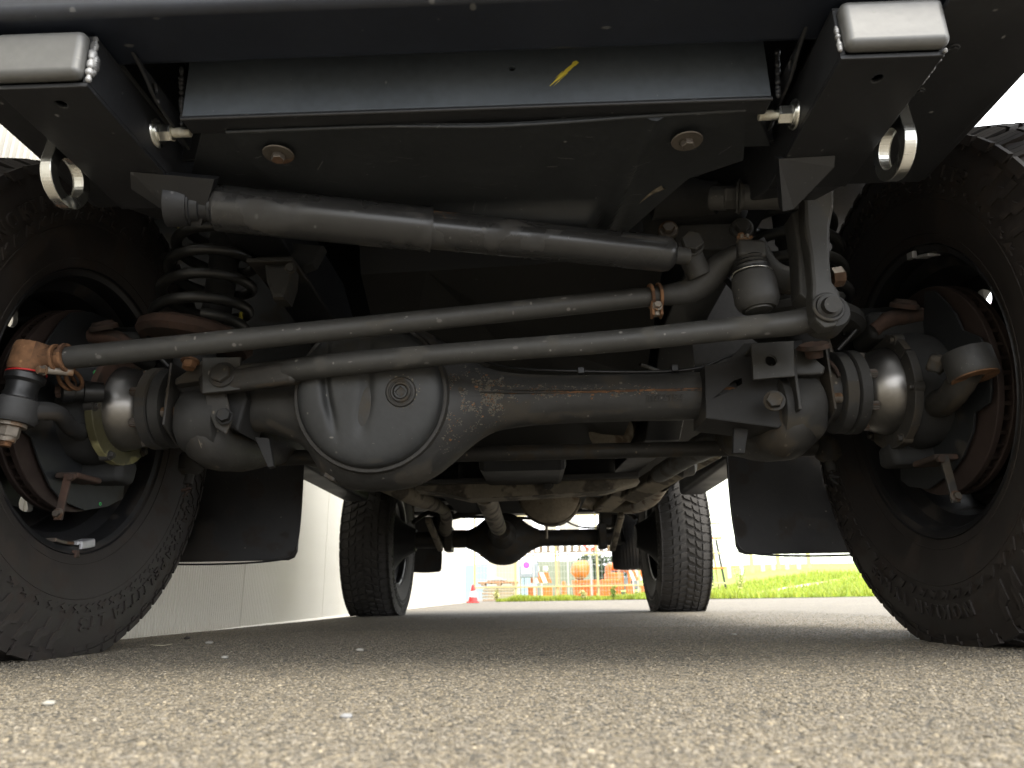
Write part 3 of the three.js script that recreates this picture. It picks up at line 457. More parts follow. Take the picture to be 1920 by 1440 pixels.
// ---- relay lever behind it, steering box and shaft
{
  const p = part('steering_relay');
  make('lever', lumpy(plateZ([xy([0.2838, 0.6316, 0.1700]), xy([0.2954, 0.6397, 0.1700]), xy([0.3957, 0.6392, 0.1700]), xy([0.4083, 0.6256, 0.1700]), xy([0.4019, 0.5979, 0.1700]), xy([0.3863, 0.5910, 0.1700]), xy([0.2810, 0.5963, 0.1700])], 0.15, 0.022, [], 0.004), 0.0003, 150), M.cast, p);
  make('bolt', [...hexHead([0.2728, 0.6209, 0.1850], [-0.1, 0.15, 1], 0.0165, 0.009, 0.0145, 0.004), bar([0.2805, 0.6400, 0.1500], [0.2723, 0.6198, 0.1870], 0.0155)], M.fastener, p);
  make('bolt', [...hexHead([0.3875, 0.6228, 0.1780], [-0.1, 0.15, 1], 0.019, 0.011, 0.0165, 0.004), bar([0.4002, 0.6435, 0.1400], [0.3869, 0.6217, 0.1800], 0.0185)], M.cast, p);
  const tx = new TextGeometry('212', { font, size: 0.009, depth: 0.0009, curveSegments: 3 }); { const o = [0.3148, 0.6181, 0.1722]; tx.translate(o[0], o[1], 0.1716); } make('cast_number', tx, M.cast, p);
  make('lever_arm', lumpy(taperTube([[0.4119, 0.6094, 0.1600], [0.4314, 0.5720, 0.1500], [0.4575, 0.5482, 0.1500], [0.4987, 0.5421, 0.1700]], [0.016, 0.017, 0.022, 0.019]), 0.0005, 150), M.cast, p);
  make('arm_bolt', rod([0.5094, 0.5337, 0.1850], [0.5280, 0.5358, 0.1850], [[0, 0.016], [0.8, 0.0165], [1, 0.013]], 8), M.fastener, p);
  const sb = part('steering_box');
  make('housing', lumpy(new RoundedBoxGeometry(0.16, 0.075, 0.09, 4, 0.02).translate(...[0.3315, 0.6927, 0.1200]), 0.002, 40), M.dark, sb);
  make('casting_cover', lumpy(taperTube([[0.2510, 0.6717, 0.2000], [0.3002, 0.6681, 0.2000], [0.3433, 0.6543, 0.2200]], [0.034, 0.031, 0.024], 30), 0.001, 60), M.dark, sb);
  make('input_shaft', rod([0.3206, 0.6245, 0.2700], [0.3395, 0.6177, 0.2800], [[0, 0.017], [1, 0.017]]), M.cast, sb);
  make('shaft_nut', hexHead([0.3569, 0.6188, 0.2800], [-1, 0, 0.05], 0.029, 0.020, 0.022, 0.006), M.cast, sb);
  make('shaft_sleeve', rod([0.3548, 0.6198, 0.2800], [0.4112, 0.6071, 0.3000], [[0, 0.024], [0.04, 0.0245], [0.05, 0.0185], [1, 0.0185]]), M.cast, sb);
}
// ---- Panhard rod, its frame bracket on the right and the arm that hangs down from it
{
  const p = part('panhard_rod');
  const e = [0.4786, 0.4599, 0.2250];
  make('rod_bar', lumpy(taperTube([[-0.4490, 0.4335, 0.0850], [-0.3727, 0.4322, 0.1000], [-0.3080, 0.4297, 0.1250], [-0.2405, 0.4309, 0.1400], [-0.0722, 0.4379, 0.1550], [0.1696, 0.4402, 0.1850], [0.3226, 0.4460, 0.2050], [0.4407, 0.4508, 0.2200], e], [0.019, 0.019, 0.018, 0.0166, 0.0166, 0.0166, 0.0168, 0.0172, 0.019], 90, 24), 0.0003, 120), M.rodPaint, p);
  make('rod_eye', rod([e[0], e[1] - 0.004, e[2] - 0.026], [e[0], e[1], e[2] + 0.014], [[0, 0.027], [0.08, 0.029], [0.85, 0.029], [1, 0.026]]), M.cast, p);
  make('boss_end', lumpy(beam([-0.4833, 0.4227, 0.0750], [-0.3126, 0.4267, 0.1180], 0.036, 0.04, 0.01), 0.001, 80), M.castDirty, p);
  const f = part('panhard_bracket');
  make('wedge', prism([[0.3554, 0.5742, 0.4374], [0.4209, 0.5742, 0.4402], [0.4214, 0.5644, 0.4320], [0.3840, 0.5338, 0.3900], [0.3707, 0.5313, 0.3900]], [0, 0.012, -0.012]), M.frame, f);
  make('wedge_flange', prism([[0.4223, 0.5644, 0.4330], [0.3844, 0.5336, 0.3890], [0.3880, 0.5476, 0.3600], [0.4340, 0.5815, 0.4000]], [-0.001, 0.004, -0.003]), M.rodPaint, f);
  make('hanging_arm', lumpy(plateZ([xy([0.4584, 0.6630, 0.2600]), xy([0.5076, 0.6882, 0.2600]), xy([0.4953, 0.6088, 0.2600]), xy([0.4857, 0.5790, 0.2600]), xy([0.4780, 0.5247, 0.2600]), xy([0.4762, 0.4919, 0.2600]), xy([0.4843, 0.4772, 0.2600]), xy([0.4823, 0.4438, 0.2600]), xy([0.4726, 0.4268, 0.2600]), xy([0.4556, 0.4241, 0.2600]), xy([0.4444, 0.4370, 0.2600]), xy([0.4444, 0.4687, 0.2600]), xy([0.4478, 0.4888, 0.2600]), xy([0.4503, 0.5338, 0.2600]), xy([0.4503, 0.5845, 0.2600])], 0.235, 0.028, [], 0.005), 0.0006, 120), M.rodPaint, f);
  make('arm_web', plateZ([xy([0.4441, 0.6148, 0.2500]), xy([0.4623, 0.6247, 0.2500]), xy([0.4564, 0.5472, 0.2500]), xy([0.4501, 0.4729, 0.2500]), xy([0.4385, 0.4855, 0.2500]), xy([0.4440, 0.5560, 0.2500])], 0.20, 0.04, [], 0.004), M.cast, f);
  const bt = make('pivot_bolt', [rod([0.4652, 0.4561, 0.2620], [0.4630, 0.4507, 0.2820], [[0, 0.0165], [0.3, 0.0165], [0.34, 0.0118], [1, 0.011]])], M.cast, f);
  make('washer', torus([0.4640, 0.4537, 0.2640], [0, 0.1, 1], 0.0195, 0.003), M.cast, bt);
  make('paint_chip', plateZ([xy([0.4510, 0.4616, 0.2650]), xy([0.4572, 0.4693, 0.2650]), xy([0.4691, 0.4714, 0.2650]), xy([0.4625, 0.4660, 0.2650]), xy([0.4549, 0.4583, 0.2650])], 0.264, 0.0012, [], 0), flat(0.5, 0.36, 0.22), f);
}
// ---- front axle
const AY = 0.405;
{
  const p = part('front_axle'), dx = -0.205;
  const prof = [[0.041, 0.60], [0.041, 0.36], [0.043, 0.285], [0.046, 0.24], [0.053, 0.198], [0.067, 0.168], [0.085, 0.143], [0.104, 0.120], [0.125, 0.09], [0.140, 0.055], [0.146, 0.0], [0.141, -0.05], [0.124, -0.088], [0.099, -0.107], [0.076, -0.124], [0.060, -0.148], [0.047, -0.20], [0.042, -0.26], [0.041, -0.40]];
  const curve = new THREE.SplineCurve(prof.map(([r, x]) => new THREE.Vector2(r, x))), pts = curve.getPoints(90).map((q) => [q.x, q.y]);
  let g = new THREE.LatheGeometry(pts.map(([r, x]) => new THREE.Vector2(r, x)), 72); g.rotateZ(-Math.PI / 2);
  { const q = g.attributes.position; for (let i = 0; i < q.count; i++) { const x = q.getX(i), k = sstep(0.2, 0.1, Math.abs(x)); q.setXYZ(i, x + dx, q.getY(i) * (1) + AY - 0.006 * k, q.getZ(i) * (1 - 0.28 * k)); } g.computeVertexNormals(); }
  make('axle_housing', lumpy(g, 0.0004, 120), M.cast, p);
  // scuffed paint and rust along the seam: flakes of their own, thickest near the neck
  const flakes = [], rusty = [];
  const onTube = (x, ang, lift) => { const o = x - dx; let k = 0; while (k < pts.length - 2 && pts[k + 1][1] > o) k++; const [r0, x0] = pts[k], [r1, x1] = pts[k + 1], r = r0 + (r1 - r0) * ((o - x0) / (x1 - x0 || 1)), sq = 1 - 0.28 * sstep(0.2, 0.1, Math.abs(o)), dy = 0.006 * sstep(0.2, 0.1, Math.abs(o)); return [x, AY - dy + (r + lift) * Math.sin(ang), (r + lift) * Math.cos(ang) * sq]; };
  for (let i = 0; i < 3600; i++) {
    const near = rnd() < 0.62, x = near ? -0.10 + 0.11 * rnd() : -0.02 + 0.28 * rnd() ** 1.5, spread = near ? 0.75 : 0.3, ang = (near ? -0.15 : 0.02) + spread * (rnd() + rnd() + rnd() - 1.5), c = onTube(x, ang, 0.0002); if (vnoise(x * 90 + 40, ang * 7 + 40, 4096, 21) < 0.46) continue;
    const s = new THREE.IcosahedronGeometry(1, 0), a = rr(0.0003, 0.0013) + (rnd() < 0.10 ? rr(0, 0.0022) : 0); s.scale(a * rr(0.8, 1.6), a * rr(0.5, 1), 0.00035); s.rotateX(-ang); s.translate(...c); (rnd() < 0.15 ? rusty : flakes).push(s);
  }
  for (let i = 0; i < 170; i++) { const x = 0.0 + 0.40 * rnd(), ang = 0.0 + 0.06 * (rnd() - 0.5), c = onTube(x, ang, 0.0012), s = new THREE.IcosahedronGeometry(1, 0); s.scale(rr(0.002, 0.009), rr(0.0006, 0.0016), 0.0004); s.translate(...c); rusty.push(s); }
  make('paint_scuffs', mergeGeometries(flakes), flat(0.115, 0.104, 0.082, 0.85), p);
  make('rust_flakes', mergeGeometries(rusty), M.rust, p);
  make('weld_seam', [tube([onTube(-0.03, 0.0, 0.0004), onTube(0.1, 0.0, 0.0004), onTube(0.37, 0.0, 0.0004)], 0.0016, 30, 8), tube([onTube(-0.0, 0.09, 0), onTube(0.2, 0.07, 0), onTube(0.37, 0.07, 0)], 0.0010, 30, 8)], M.castDirty, p);
  make('casting_dot', rod(onTube(-0.062, 0.06, -0.002), onTube(-0.062, 0.06, 0.0015), [[0, 0.0048], [1, 0.0036]], 20), M.castDirty, p);
  const st = new TextGeometry('M02154', { font, size: 0.0125, depth: 0.0012, curveSegments: 3 }); { const c = onTube(0.255, -0.36, 0.0001); st.rotateX(0.42); st.translate(c[0] - 0.012, c[1] - 0.004, c[2] - 0.0006); } make('stamped_number', st, M.cast, p);
  // white ring of paint brushed round the tube, in three pieces
  make('paint_ring', [[0.85, 1.35], [0.1, 0.62], [-0.95, -0.35]].map(([a0, a1], i) => { const q = []; for (let k = 0; k <= 8; k++) q.push(onTube(0.356 + 0.0015 * i + 0.001 * Math.sin(k), a0 + (a1 - a0) * k / 8, 0.0006)); return tube(q, 0.0018, 16, 6); }), M.whitePaint, p);
  // differential cover: a pressed dish with a swelling for the ring gear on its left
  const cx = dx, cy = AY - 0.010, R = 0.1185, z0 = 0.0, H = (x, y) => {
    const r = Math.min(1, Math.hypot(x, y) / R), fade = 1 - r ** 6; let h = 0.023 * Math.sqrt(1 - r ** 10) * (1 - 0.10 * r * r);
    const low = sstep(-0.085, -0.01, y), c1 = -0.068 + 0.02 * sstep(0.03, -0.1, y), c2 = -0.001 - 0.012 * sstep(0.02, -0.09, y);
    h -= fade * low * (0.0095 * Math.exp(-(((x - c1) / 0.0065) ** 2)) + 0.0085 * Math.exp(-(((x - c2) / 0.010) ** 2)));
    h += fade * 0.004 * sstep(c1, c1 - 0.008, x) * low;
    return h;
  };
  const tilt = (g) => { g.rotateX(0.2); g.translate(0, cy, 0.088); return g; }; // the cover leans forward at its top
  const nr = 40, na = 96, P = [], I = [];
  for (let j = 0; j <= nr; j++) for (let i = 0; i < na; i++) { const r = R * j / nr, a = i / na * Math.PI * 2, x = r * Math.cos(a), y = r * Math.sin(a); P.push(cx + x, y, H(x, y)); }
  for (let j = 0; j < nr; j++) for (let i = 0; i < na; i++) { const a = j * na + i, b = j * na + (i + 1) % na; I.push(a, a + na, b, b, a + na, b + na); }
  let cg = new THREE.BufferGeometry(); cg.setAttribute('position', new THREE.Float32BufferAttribute(P, 3)); cg.setIndex(I); tilt(cg); cg.computeVertexNormals();
  const dc = make('differential_cover', cg, M.cover, p);
  make('cover_flange', [tilt(lumpy(along(turned([[0.05, -0.045], [0.123, -0.045], [0.1265, -0.036], [0.1265, -0.006], [0.1235, 0.001], [0.1195, 0.0012], [0.1165, 0.0002], [0.1, -0.01]], 90), [cx, 0, 0], [cx, 0, 1]), 0.0009, 160))], M.castDirty, dc);
  const f = [[-0.1516, 0.3631, 0.1220][0], 0.002], ft = H(f[0] - cx, f[1]), onCover = (g) => { g.translate(f[0], f[1], ft); return tilt(g); };
  const lathed = (p, s = 60) => along(turned(p, s, 0.5), [0, 0, 0], [0, 0, 1]);
  make('filler_boss', onCover(lathed([[0.0, -0.004], [0.0245, -0.004], [0.0245, 0.0004], [0.0225, 0.003], [0.0195, 0.0034], [0.0185, 0.0022], [0.0170, 0.0022], [0.0162, 0.005], [0.0145, 0.0062], [0.0125, 0.0058], [0.0112, 0.0012], [0, 0.0012]])), M.castDirty, dc);
  const sq = [[-0.0048, -0.0048], [0.0048, -0.0048], [0.0048, 0.0048], [-0.0048, 0.0048]].map(([x, y]) => [(x - y) * 0.94, (x + y) * 0.94]);
  make('filler_plug', onCover(plateZ([...Array(36)].map((_, i) => [0.0103 * Math.cos(i / 36 * 6.2832), 0.0103 * Math.sin(i / 36 * 6.2832)]), 0.0005, 0.004, [sq], 0.0004)), M.cover, dc);
  make('plug_rust', onCover(torus([0, 0, 0.0018], [0, 0, 1], 0.0208, 0.0012, 40, 4.4)), M.rustDark, dc);
  { const g = []; for (let i = 0; i < 60; i++) { const a = rr(0, 6.28) , r = 0.024 + 0.008 * rnd() ** 2, s = new THREE.IcosahedronGeometry(1, 0); s.scale(rr(0.0005, 0.0018), rr(0.0005, 0.0016), 0.0003); s.translate(r * Math.cos(a), r * Math.sin(a), 0.0); g.push(s); } make('plug_crust', onCover(mergeGeometries(g)), M.dustyFrame, dc); }
  make('drain_plug', [...hexHead([-0.2760, 0.2878, 0.0200], [-0.5, -1, 0], 0.03, 0.014, 0.021, 0.005)], M.castDirty, p);
  // flanges, bolts and the swivel balls at both ends
  for (const s of [-1, 1]) {
    const X = (x) => [s * (x - 0.026), AY, 0];
    make('end_tube', lumpy(rod(X(0.50), X(0.60), [[0, 0.047], [0.2, 0.049], [0.8, 0.049], [1, 0.055]], 48), 0.0008, 90), M.castDirty, p);
    const fl = make('end_flange', [rod(X(0.588), X(0.609), [[0, 0.066], [0.1, 0.0695], [0.9, 0.0695], [1, 0.067]], 60), rod(X(0.6105), X(0.63), [[0, 0.068], [0.1, 0.0715], [0.9, 0.0715], [1, 0.068]], 60)], M.cast, p);
    for (let k = 0; k < 7; k++) { const a = k / 7 * 6.2832 + 0.25, c = [s * 0.604, AY + 0.060 * Math.sin(a), 0.060 * Math.cos(a)]; make('bolt', [rod(c, [c[0] + s * 0.013, c[1], c[2]], [[0, 0.0066], [0.85, 0.0064], [1, 0.0055]], 12), ...Array.from({ length: 12 }, (_, i) => { const b = i / 12 * 6.2832, g = new THREE.BoxGeometry(0.011, 0.0016, 0.0016); g.translate(s * 0.0065, 0.0066 * Math.sin(b), 0.0066 * Math.cos(b)); g.translate(...c); return g; })], M.fastener, fl); }
    make('ball_neck', rod(X(0.628), X(0.655), [[0, 0.052], [0.4, 0.046], [1, 0.052]], 48), M.cast, p);
    const sp = new THREE.SphereGeometry(0.0735, 64, 48); sp.rotateZ(Math.PI / 2); sp.translate(s * 0.660, AY, 0);
    make('swivel_ball', sp, M.ball, p);
    // worn line across the ball
    const wl = []; for (let k = 0; k <= 20; k++) { const a = 0.75 - k * 0.062, b = 0.62 - 0.25 * (k / 20); const rx = 0.0737; wl.push([s * (0.664 - rx * Math.sin(b) * 0.9), AY + rx * Math.sin(a) * Math.cos(b), rx * Math.cos(a) * Math.cos(b)]); }
    make('scratch', tube(wl, 0.0006, 30, 5), M.dark, p);
    make('breather_stub', bar([s * 0.567, AY + 0.064, 0.02], [s * 0.564, AY + 0.108, 0.012], 0.0042), M.fastener, p);
    // old sealant and drips behind the flange
    make('sealant_rope', lumpy(tube([[s * 0.545, AY + 0.062, 0.01], [s * 0.548, AY + 0.052, 0.034], [s * 0.556, AY + 0.03, 0.047], [s * 0.560, AY + 0.012, 0.051]], 0.0036, 30, 8), 0.0008, 300), s > 0 ? M.rustDark : M.dustyFrame, p);
  }
}
// ---- brackets on the axle and the noses of the radius arms
{
  const b = part('axle_bracket');
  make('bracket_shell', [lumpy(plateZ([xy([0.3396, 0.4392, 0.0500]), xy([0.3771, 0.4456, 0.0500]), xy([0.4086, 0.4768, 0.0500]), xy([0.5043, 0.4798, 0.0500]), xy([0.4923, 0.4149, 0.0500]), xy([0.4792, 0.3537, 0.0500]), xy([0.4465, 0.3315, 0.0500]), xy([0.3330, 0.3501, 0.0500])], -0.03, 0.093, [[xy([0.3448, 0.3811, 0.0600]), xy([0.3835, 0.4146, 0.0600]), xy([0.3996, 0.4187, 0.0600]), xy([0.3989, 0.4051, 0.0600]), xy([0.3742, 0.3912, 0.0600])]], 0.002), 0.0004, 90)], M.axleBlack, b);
  make('face_plate', plateZ([xy([0.4051, 0.4596, 0.1050]), xy([0.4726, 0.4623, 0.1050]), xy([0.4667, 0.4038, 0.1050]), xy([0.4017, 0.4002, 0.1050])], 0.101, 0.006, [[[0.4327, 0.4302, 0.1050][0], [0.4327, 0.4302, 0.1050][1], 0.0103]]), M.rodPaint, b);
  make('face_return', [box([0.4062, 0.4551, 0.1050][0], [0.4724, 0.4605, 0.1050][0], [0.4403, 0.4587, 0.1050][1] - 0.006, [0.4403, 0.4587, 0.1050][1], 0.02, 0.1, 0.002), box([0.4684, 0.4552, 0.1000][0], [0.4742, 0.4551, 0.1000][0], [0.4670, 0.3515, 0.0600][1], [0.4652, 0.4571, 0.1050][1], 0.03, 0.1, 0.002)], M.cast, b);
  make('side_gusset', plateZ([xy([0.4806, 0.4575, 0.0800]), xy([0.4912, 0.4600, 0.0800]), xy([0.5255, 0.4245, 0.0800]), xy([0.5215, 0.4138, 0.0800]), xy([0.5018, 0.4125, 0.0800]), xy([0.4749, 0.4132, 0.0800])], 0.055, 0.03, [], 0.003), M.rodPaint, b);
  make('side_plate', plateX([[0.085, AY + 0.055], [0.085, AY - 0.05], [0.03, AY - 0.075], [-0.04, AY - 0.06], [-0.04, AY + 0.06]], [0.5294, 0.3856, 0.0600][0], 0.004), M.castDirty, b);
  make('bolt', hexHead([0.4330, 0.3667, 0.0980], [-0.25, 0, 1], 0.022, 0.011, 0.0165, 0.003), M.castDirty, b);
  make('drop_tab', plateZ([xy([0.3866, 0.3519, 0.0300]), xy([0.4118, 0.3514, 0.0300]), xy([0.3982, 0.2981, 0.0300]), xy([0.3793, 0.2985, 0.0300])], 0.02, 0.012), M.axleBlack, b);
  const l = part('axle_bracket');
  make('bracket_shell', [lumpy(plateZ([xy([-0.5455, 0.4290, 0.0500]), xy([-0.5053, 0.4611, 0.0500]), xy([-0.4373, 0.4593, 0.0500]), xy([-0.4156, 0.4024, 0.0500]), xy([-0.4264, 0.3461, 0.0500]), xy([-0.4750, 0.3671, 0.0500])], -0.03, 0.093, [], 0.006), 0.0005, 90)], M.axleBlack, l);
  make('face_plate', plateZ([xy([-0.4783, 0.4597, 0.1050]), xy([-0.4151, 0.4590, 0.1050]), xy([-0.4115, 0.4039, 0.1050]), xy([-0.4715, 0.3991, 0.1050])], 0.101, 0.006), M.rodPaint, l);
  make('pivot_bolt', hexHead([-0.4413, 0.4288, 0.1080], [-0.05, 0.1, 1], 0.028, 0.010, 0.0215, 0.003, 0.1), M.castDirty, l);
  make('side_gusset', plateZ([xy([-0.4875, 0.4639, 0.0800]), xy([-0.4834, 0.4276, 0.0800]), xy([-0.5299, 0.4224, 0.0800]), xy([-0.5311, 0.4316, 0.0800])], 0.055, 0.03, [], 0.003), M.castDirty, l);
  make('clevis_plate', plateZ([xy([-0.4784, 0.4081, 0.0900]), xy([-0.4440, 0.4055, 0.0900]), xy([-0.4290, 0.3606, 0.0900]), xy([-0.4369, 0.3372, 0.0900]), xy([-0.4553, 0.3481, 0.0900]), xy([-0.4740, 0.3838, 0.0900])], 0.078, 0.006, [], 0.002), M.castDirty, l);
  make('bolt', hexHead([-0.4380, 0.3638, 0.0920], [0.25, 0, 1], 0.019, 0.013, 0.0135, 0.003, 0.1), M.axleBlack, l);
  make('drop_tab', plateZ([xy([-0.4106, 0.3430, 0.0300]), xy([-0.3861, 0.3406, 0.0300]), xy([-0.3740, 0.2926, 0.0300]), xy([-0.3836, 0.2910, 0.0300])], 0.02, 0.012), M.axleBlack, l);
  make('side_plate', plateX([[0.085, AY + 0.055], [0.085, AY - 0.05], [0.03, AY - 0.075], [-0.04, AY - 0.06], [-0.04, AY + 0.06]], [-0.5425, 0.3936, 0.0600][0], 0.004), M.castDirty, l);
  for (const s of [-1, 1]) {
    const r = part('radius_arm'), c = s > 0 ? [0.4812, 0.3697, 0.0300] : [-0.4880, 0.3723, 0.0300], w = 0.028;
    make('bushing_barrel', lumpy(rod([c[0] - s * w, c[1], c[2]], [c[0] + s * (w + 0.014), c[1], c[2]], [[0, 0.046], [0.06, 0.055], [0.5, 0.057], [0.9, 0.055], [1, 0.048]], 56, 0.9), 0.0009, 90), M.bushing, r);
    make('arm_nose', lumpy(taperTube([[c[0] + s * 0.004, c[1] - 0.004, c[2] + 0.012], [c[0] - s * 0.003, c[1] - 0.036, c[2] + 0.004], [c[0] - s * 0.014, c[1] - 0.036, c[2] - 0.06], [c[0] - s * 0.03, c[1] + 0.02, -0.28], [c[0] - s * 0.05, c[1] + 0.06, -0.95]], [0.040, 0.038, 0.030, 0.026, 0.026], 60), 0.0012, 80), M.castDirty, r);
    const tx = c[0] + s * (w + 0.016);
    make('threaded_end', [thread([tx, c[1] + 0.012, c[2] + 0.022], [tx + s * 0.032, c[1] + 0.012, c[2] + 0.022], 0.0085, 0.002)], M.rustSteel, r);
    make('nut', hexHead([tx - s * 0.002, c[1] + 0.012, c[2] + 0.022], [s, 0, 0], 0.021, 0.013, 0, 0, 0.4), M.rustSteel, r);
  }
}
// ---- tie rod behind the axle
{
  const p = part('tie_rod');
  make('rod_tube', bar([-0.60, 0.357, -0.22], [0.63, 0.357, -0.22], 0.0155), M.castDirty, p);
  for (const s of [-1, 1]) make('rod_end', [lumpy(rod([s * 0.632, 0.372, -0.21], [s * 0.632, 0.325, -0.21], [[0, 0.018], [0.2, 0.024], [0.8, 0.024], [1, 0.014]]), 0.0006, 100), bar([s * 0.58, 0.357, -0.22], [s * 0.64, 0.357, -0.214], 0.019), bar([s * 0.632, 0.33, -0.21], [s * 0.632, 0.305, -0.205], 0.009)], M.castDirty, p);
}
// ---- knuckles, seals, caliper, shield and disc; everything mirrored by s, then details that differ
for (const s of [-1, 1]) {
  const p = part('steering_knuckle'), X = (x) => s * (x < 0.716 ? x - 0.022 : x), near = (x) => x - 0.024;
  const ring = (ri, ro, x0, x1, mat, name, a0 = 0, a1 = Math.PI * 2) => { // an arc-shaped plate across the axle line
    const n = 60, pts = [], hole = []; for (let i = 0; i <= n; i++) { const a = a0 + (a1 - a0) * i / n; pts.push([ro * Math.cos(a), AY + ro * Math.sin(a)]); } for (let i = n; i >= 0; i--) { const a = a0 + (a1 - a0) * i / n; pts.push([ri * Math.cos(a), AY + ri * Math.sin(a)]); }
    return make(name, plateX(pts, Math.min(X(near(x0)), X(near(x1))), Math.abs(x1 - x0), [], 0.0015), mat, p); };
  ring(0.0735, 0.098, 0.700, 0.714, s < 0 ? M.grease : M.castDirty, 'seal_retainer', s < 0 ? -2.75 : -3.14, s < 0 ? 0.1 : 0.45);
  ring(0.0735, 0.0965, 0.701, 0.712, s < 0 ? M.rustDark : M.castDirty, 'seal_retainer', s < 0 ? 0.14 : 0.5, s < 0 ? 3.5 : 3.10);
  ring(0.066, 0.0755, 0.7005, 0.7115, M.boot, 'seal');
  for (const a of [-2.4, -1.25, -0.2, 0.9, 2.0, 3.1]) { const c = [X(0.676), AY + 0.092 * Math.sin(a), 0.092 * Math.cos(a)]; make('seal_bolt', [...hexHead(c, [-s, 0, 0], 0.010, 0.007), rod([X(0.690), c[1], c[2]], [X(0.675), c[1], c[2]], [[0, 0.0095], [1, 0.0085]], 20)], M.castDirty, p); }
  make('housing', [lumpy(rod([X(0.69), AY, 0], [X(0.765), AY, 0], [[0, 0.090], [0.3, 0.098], [1, 0.09]], 40), 0.002, 40), lumpy(box(X(0.655), X(0.745), AY + 0.085, AY + 0.135, -0.045, 0.035, 0.012), 0.002, 60), lumpy(box(X(0.675), X(0.745), AY - 0.125, AY - 0.083, -0.06, -0.005, 0.012), 0.002, 60)], M.dark, p);
  make('pivot_cap', rod([X(0.71), AY + 0.133, 0.045], [X(0.712), AY + 0.146, 0.052], [[0, 0.023], [0.5, 0.023], [0.7, 0.018], [1, 0.016]]), M.rustDark, p);
  make('caliper', [lumpy(box(X(0.66), X(0.77), AY + 0.09, AY + 0.19, -0.16, -0.07, 0.02), 0.003, 50), lumpy(rod([X(0.655), AY + 0.155, -0.09], [X(0.70), AY + 0.155, -0.085], [[0, 0.022], [0.8, 0.026], [1, 0.026]]), 0.001, 60)], M.dark, p);
  make('caliper_arm', lumpy(taperTube([[X(0.66), AY + 0.10, 0.03], [X(0.69), AY + 0.118, 0.035], [X(0.735), AY + 0.128, 0.03]], [0.012, 0.015, 0.012]), 0.0015, 90), M.rustDark, p);
  make('brake_hose', tube([[X(0.665), AY + 0.15, -0.06], [X(0.64), AY + 0.155, 0.0], [X(0.635), AY + 0.11, 0.035], [X(0.60), AY + 0.07, 0.02]], 0.0045, 40, 8), M.boot, p);
  make('brake_hose', tube([[X(0.645), AY + 0.17, -0.03], [X(0.62), AY + 0.13, 0.01], [X(0.615), AY + 0.095, 0.02]], 0.0035, 40, 8), M.boot, p);
  make('lower_bracket', [lumpy(box(s * 0.678, s * 0.716, AY - 0.131, AY - 0.121, 0.0, 0.07, 0.004), 0.0006, 90)], M.rustDark, p);
  make('tab', [plateZ([[s * 0.685, AY - 0.125], [s * 0.698, AY - 0.125], [s * 0.703, AY - 0.198], [s * 0.690, AY - 0.198]], 0.068, 0.005)], s < 0 ? M.rustDark : M.castDirty, p);
  make('bolt', hexHead([s * 0.6965, AY - 0.188, 0.073], [0, 0, 1], 0.010, 0.006, 0.0085, 0.002), M.fastener, p);
  make('bolt', hexHead([s * 0.684, AY - 0.13, 0.071], [0, -0.1, 1], 0.011, 0.008), M.rustDark, p);
  make('split_pin', [bar([s * 0.632, 0.308, -0.205], [s * 0.630, 0.282, -0.20], 0.0022), bar([s * 0.622, 0.296, -0.2], [s * 0.641, 0.292, -0.2], 0.003), bar([s * 0.624, 0.290, -0.198], [s * 0.636, 0.279, -0.198], 0.002)], s < 0 ? M.rustDark : M.axleBlack, p);
  // dust shield, cut away where the caliper sits
  const left = [[-0.7220, 0.5528, 0.0890], [-0.7220, 0.5242, 0.1123], [-0.7220, 0.4735, 0.1386], [-0.7220, 0.4309, 0.1596], [-0.7220, 0.3709, 0.1753], [-0.7220, 0.3377, 0.1665], [-0.7220, 0.3281, 0.1286], [-0.7220, 0.2947, 0.1013], [-0.7220, 0.2592, 0.0637], [-0.7220, 0.2423, 0.0298], [-0.7220, 0.2347, -0.0313], [-0.7220, 0.2489, -0.0944], [-0.7220, 0.2694, -0.1394], [-0.7220, 0.3246, -0.1361], [-0.7220, 0.4403, -0.0972], [-0.7220, 0.5375, -0.0685], [-0.7220, 0.5818, -0.0165], [-0.7220, 0.5746, 0.0391]].map(zy);
  const right = [[0.7220, 0.5623, 0.0567], [0.7220, 0.5529, 0.0819], [0.7220, 0.5232, 0.1065], [0.7220, 0.4927, 0.1246], [0.7220, 0.4634, 0.1333], [0.7220, 0.4370, 0.1709], [0.7220, 0.3876, 0.1771], [0.7220, 0.3540, 0.1680], [0.7220, 0.3398, 0.1581], [0.7220, 0.3350, 0.1209], [0.7220, 0.3072, 0.1059], [0.7220, 0.2767, 0.0686], [0.7220, 0.2576, 0.0232], [0.7220, 0.2443, -0.0430], [0.7220, 0.2581, -0.1045], [0.7220, 0.2733, -0.1280], [0.7220, 0.3651, -0.0955], [0.7220, 0.4561, -0.0633], [0.7220, 0.4951, -0.0023], [0.7220, 0.5187, 0.0379]].map(zy);
  make('dust_shield', plateX(s < 0 ? left : right, s < 0 ? -0.724 : 0.7205, 0.0035, [], 0.0006), M.shield, p);
  if (s < 0) { make('inspection_dot', rod([-0.7000, 0.3490, 0.0341], [[-0.7000, 0.3490, 0.0341][0] + 0.001, [-0.7000, 0.3490, 0.0341][1], [-0.7000, 0.3490, 0.0341][2] + 0.001], [[0, 0.006], [1, 0.006]]), M.dark, p); make('paint_dot', lumpy(rod([-0.6699, 0.4479, 0.0750], [-0.6665, 0.4474, 0.0790], [[0, 0.0058], [1, 0.005]], 16), 0.0004, 300), M.green, p); make('paint_loop', torus([-0.7205, 0.2508, -0.0716], [1, 0, 0], 0.0026, 0.0006), M.green, p); }
  // vented disc
  const d = part('brake_disc');
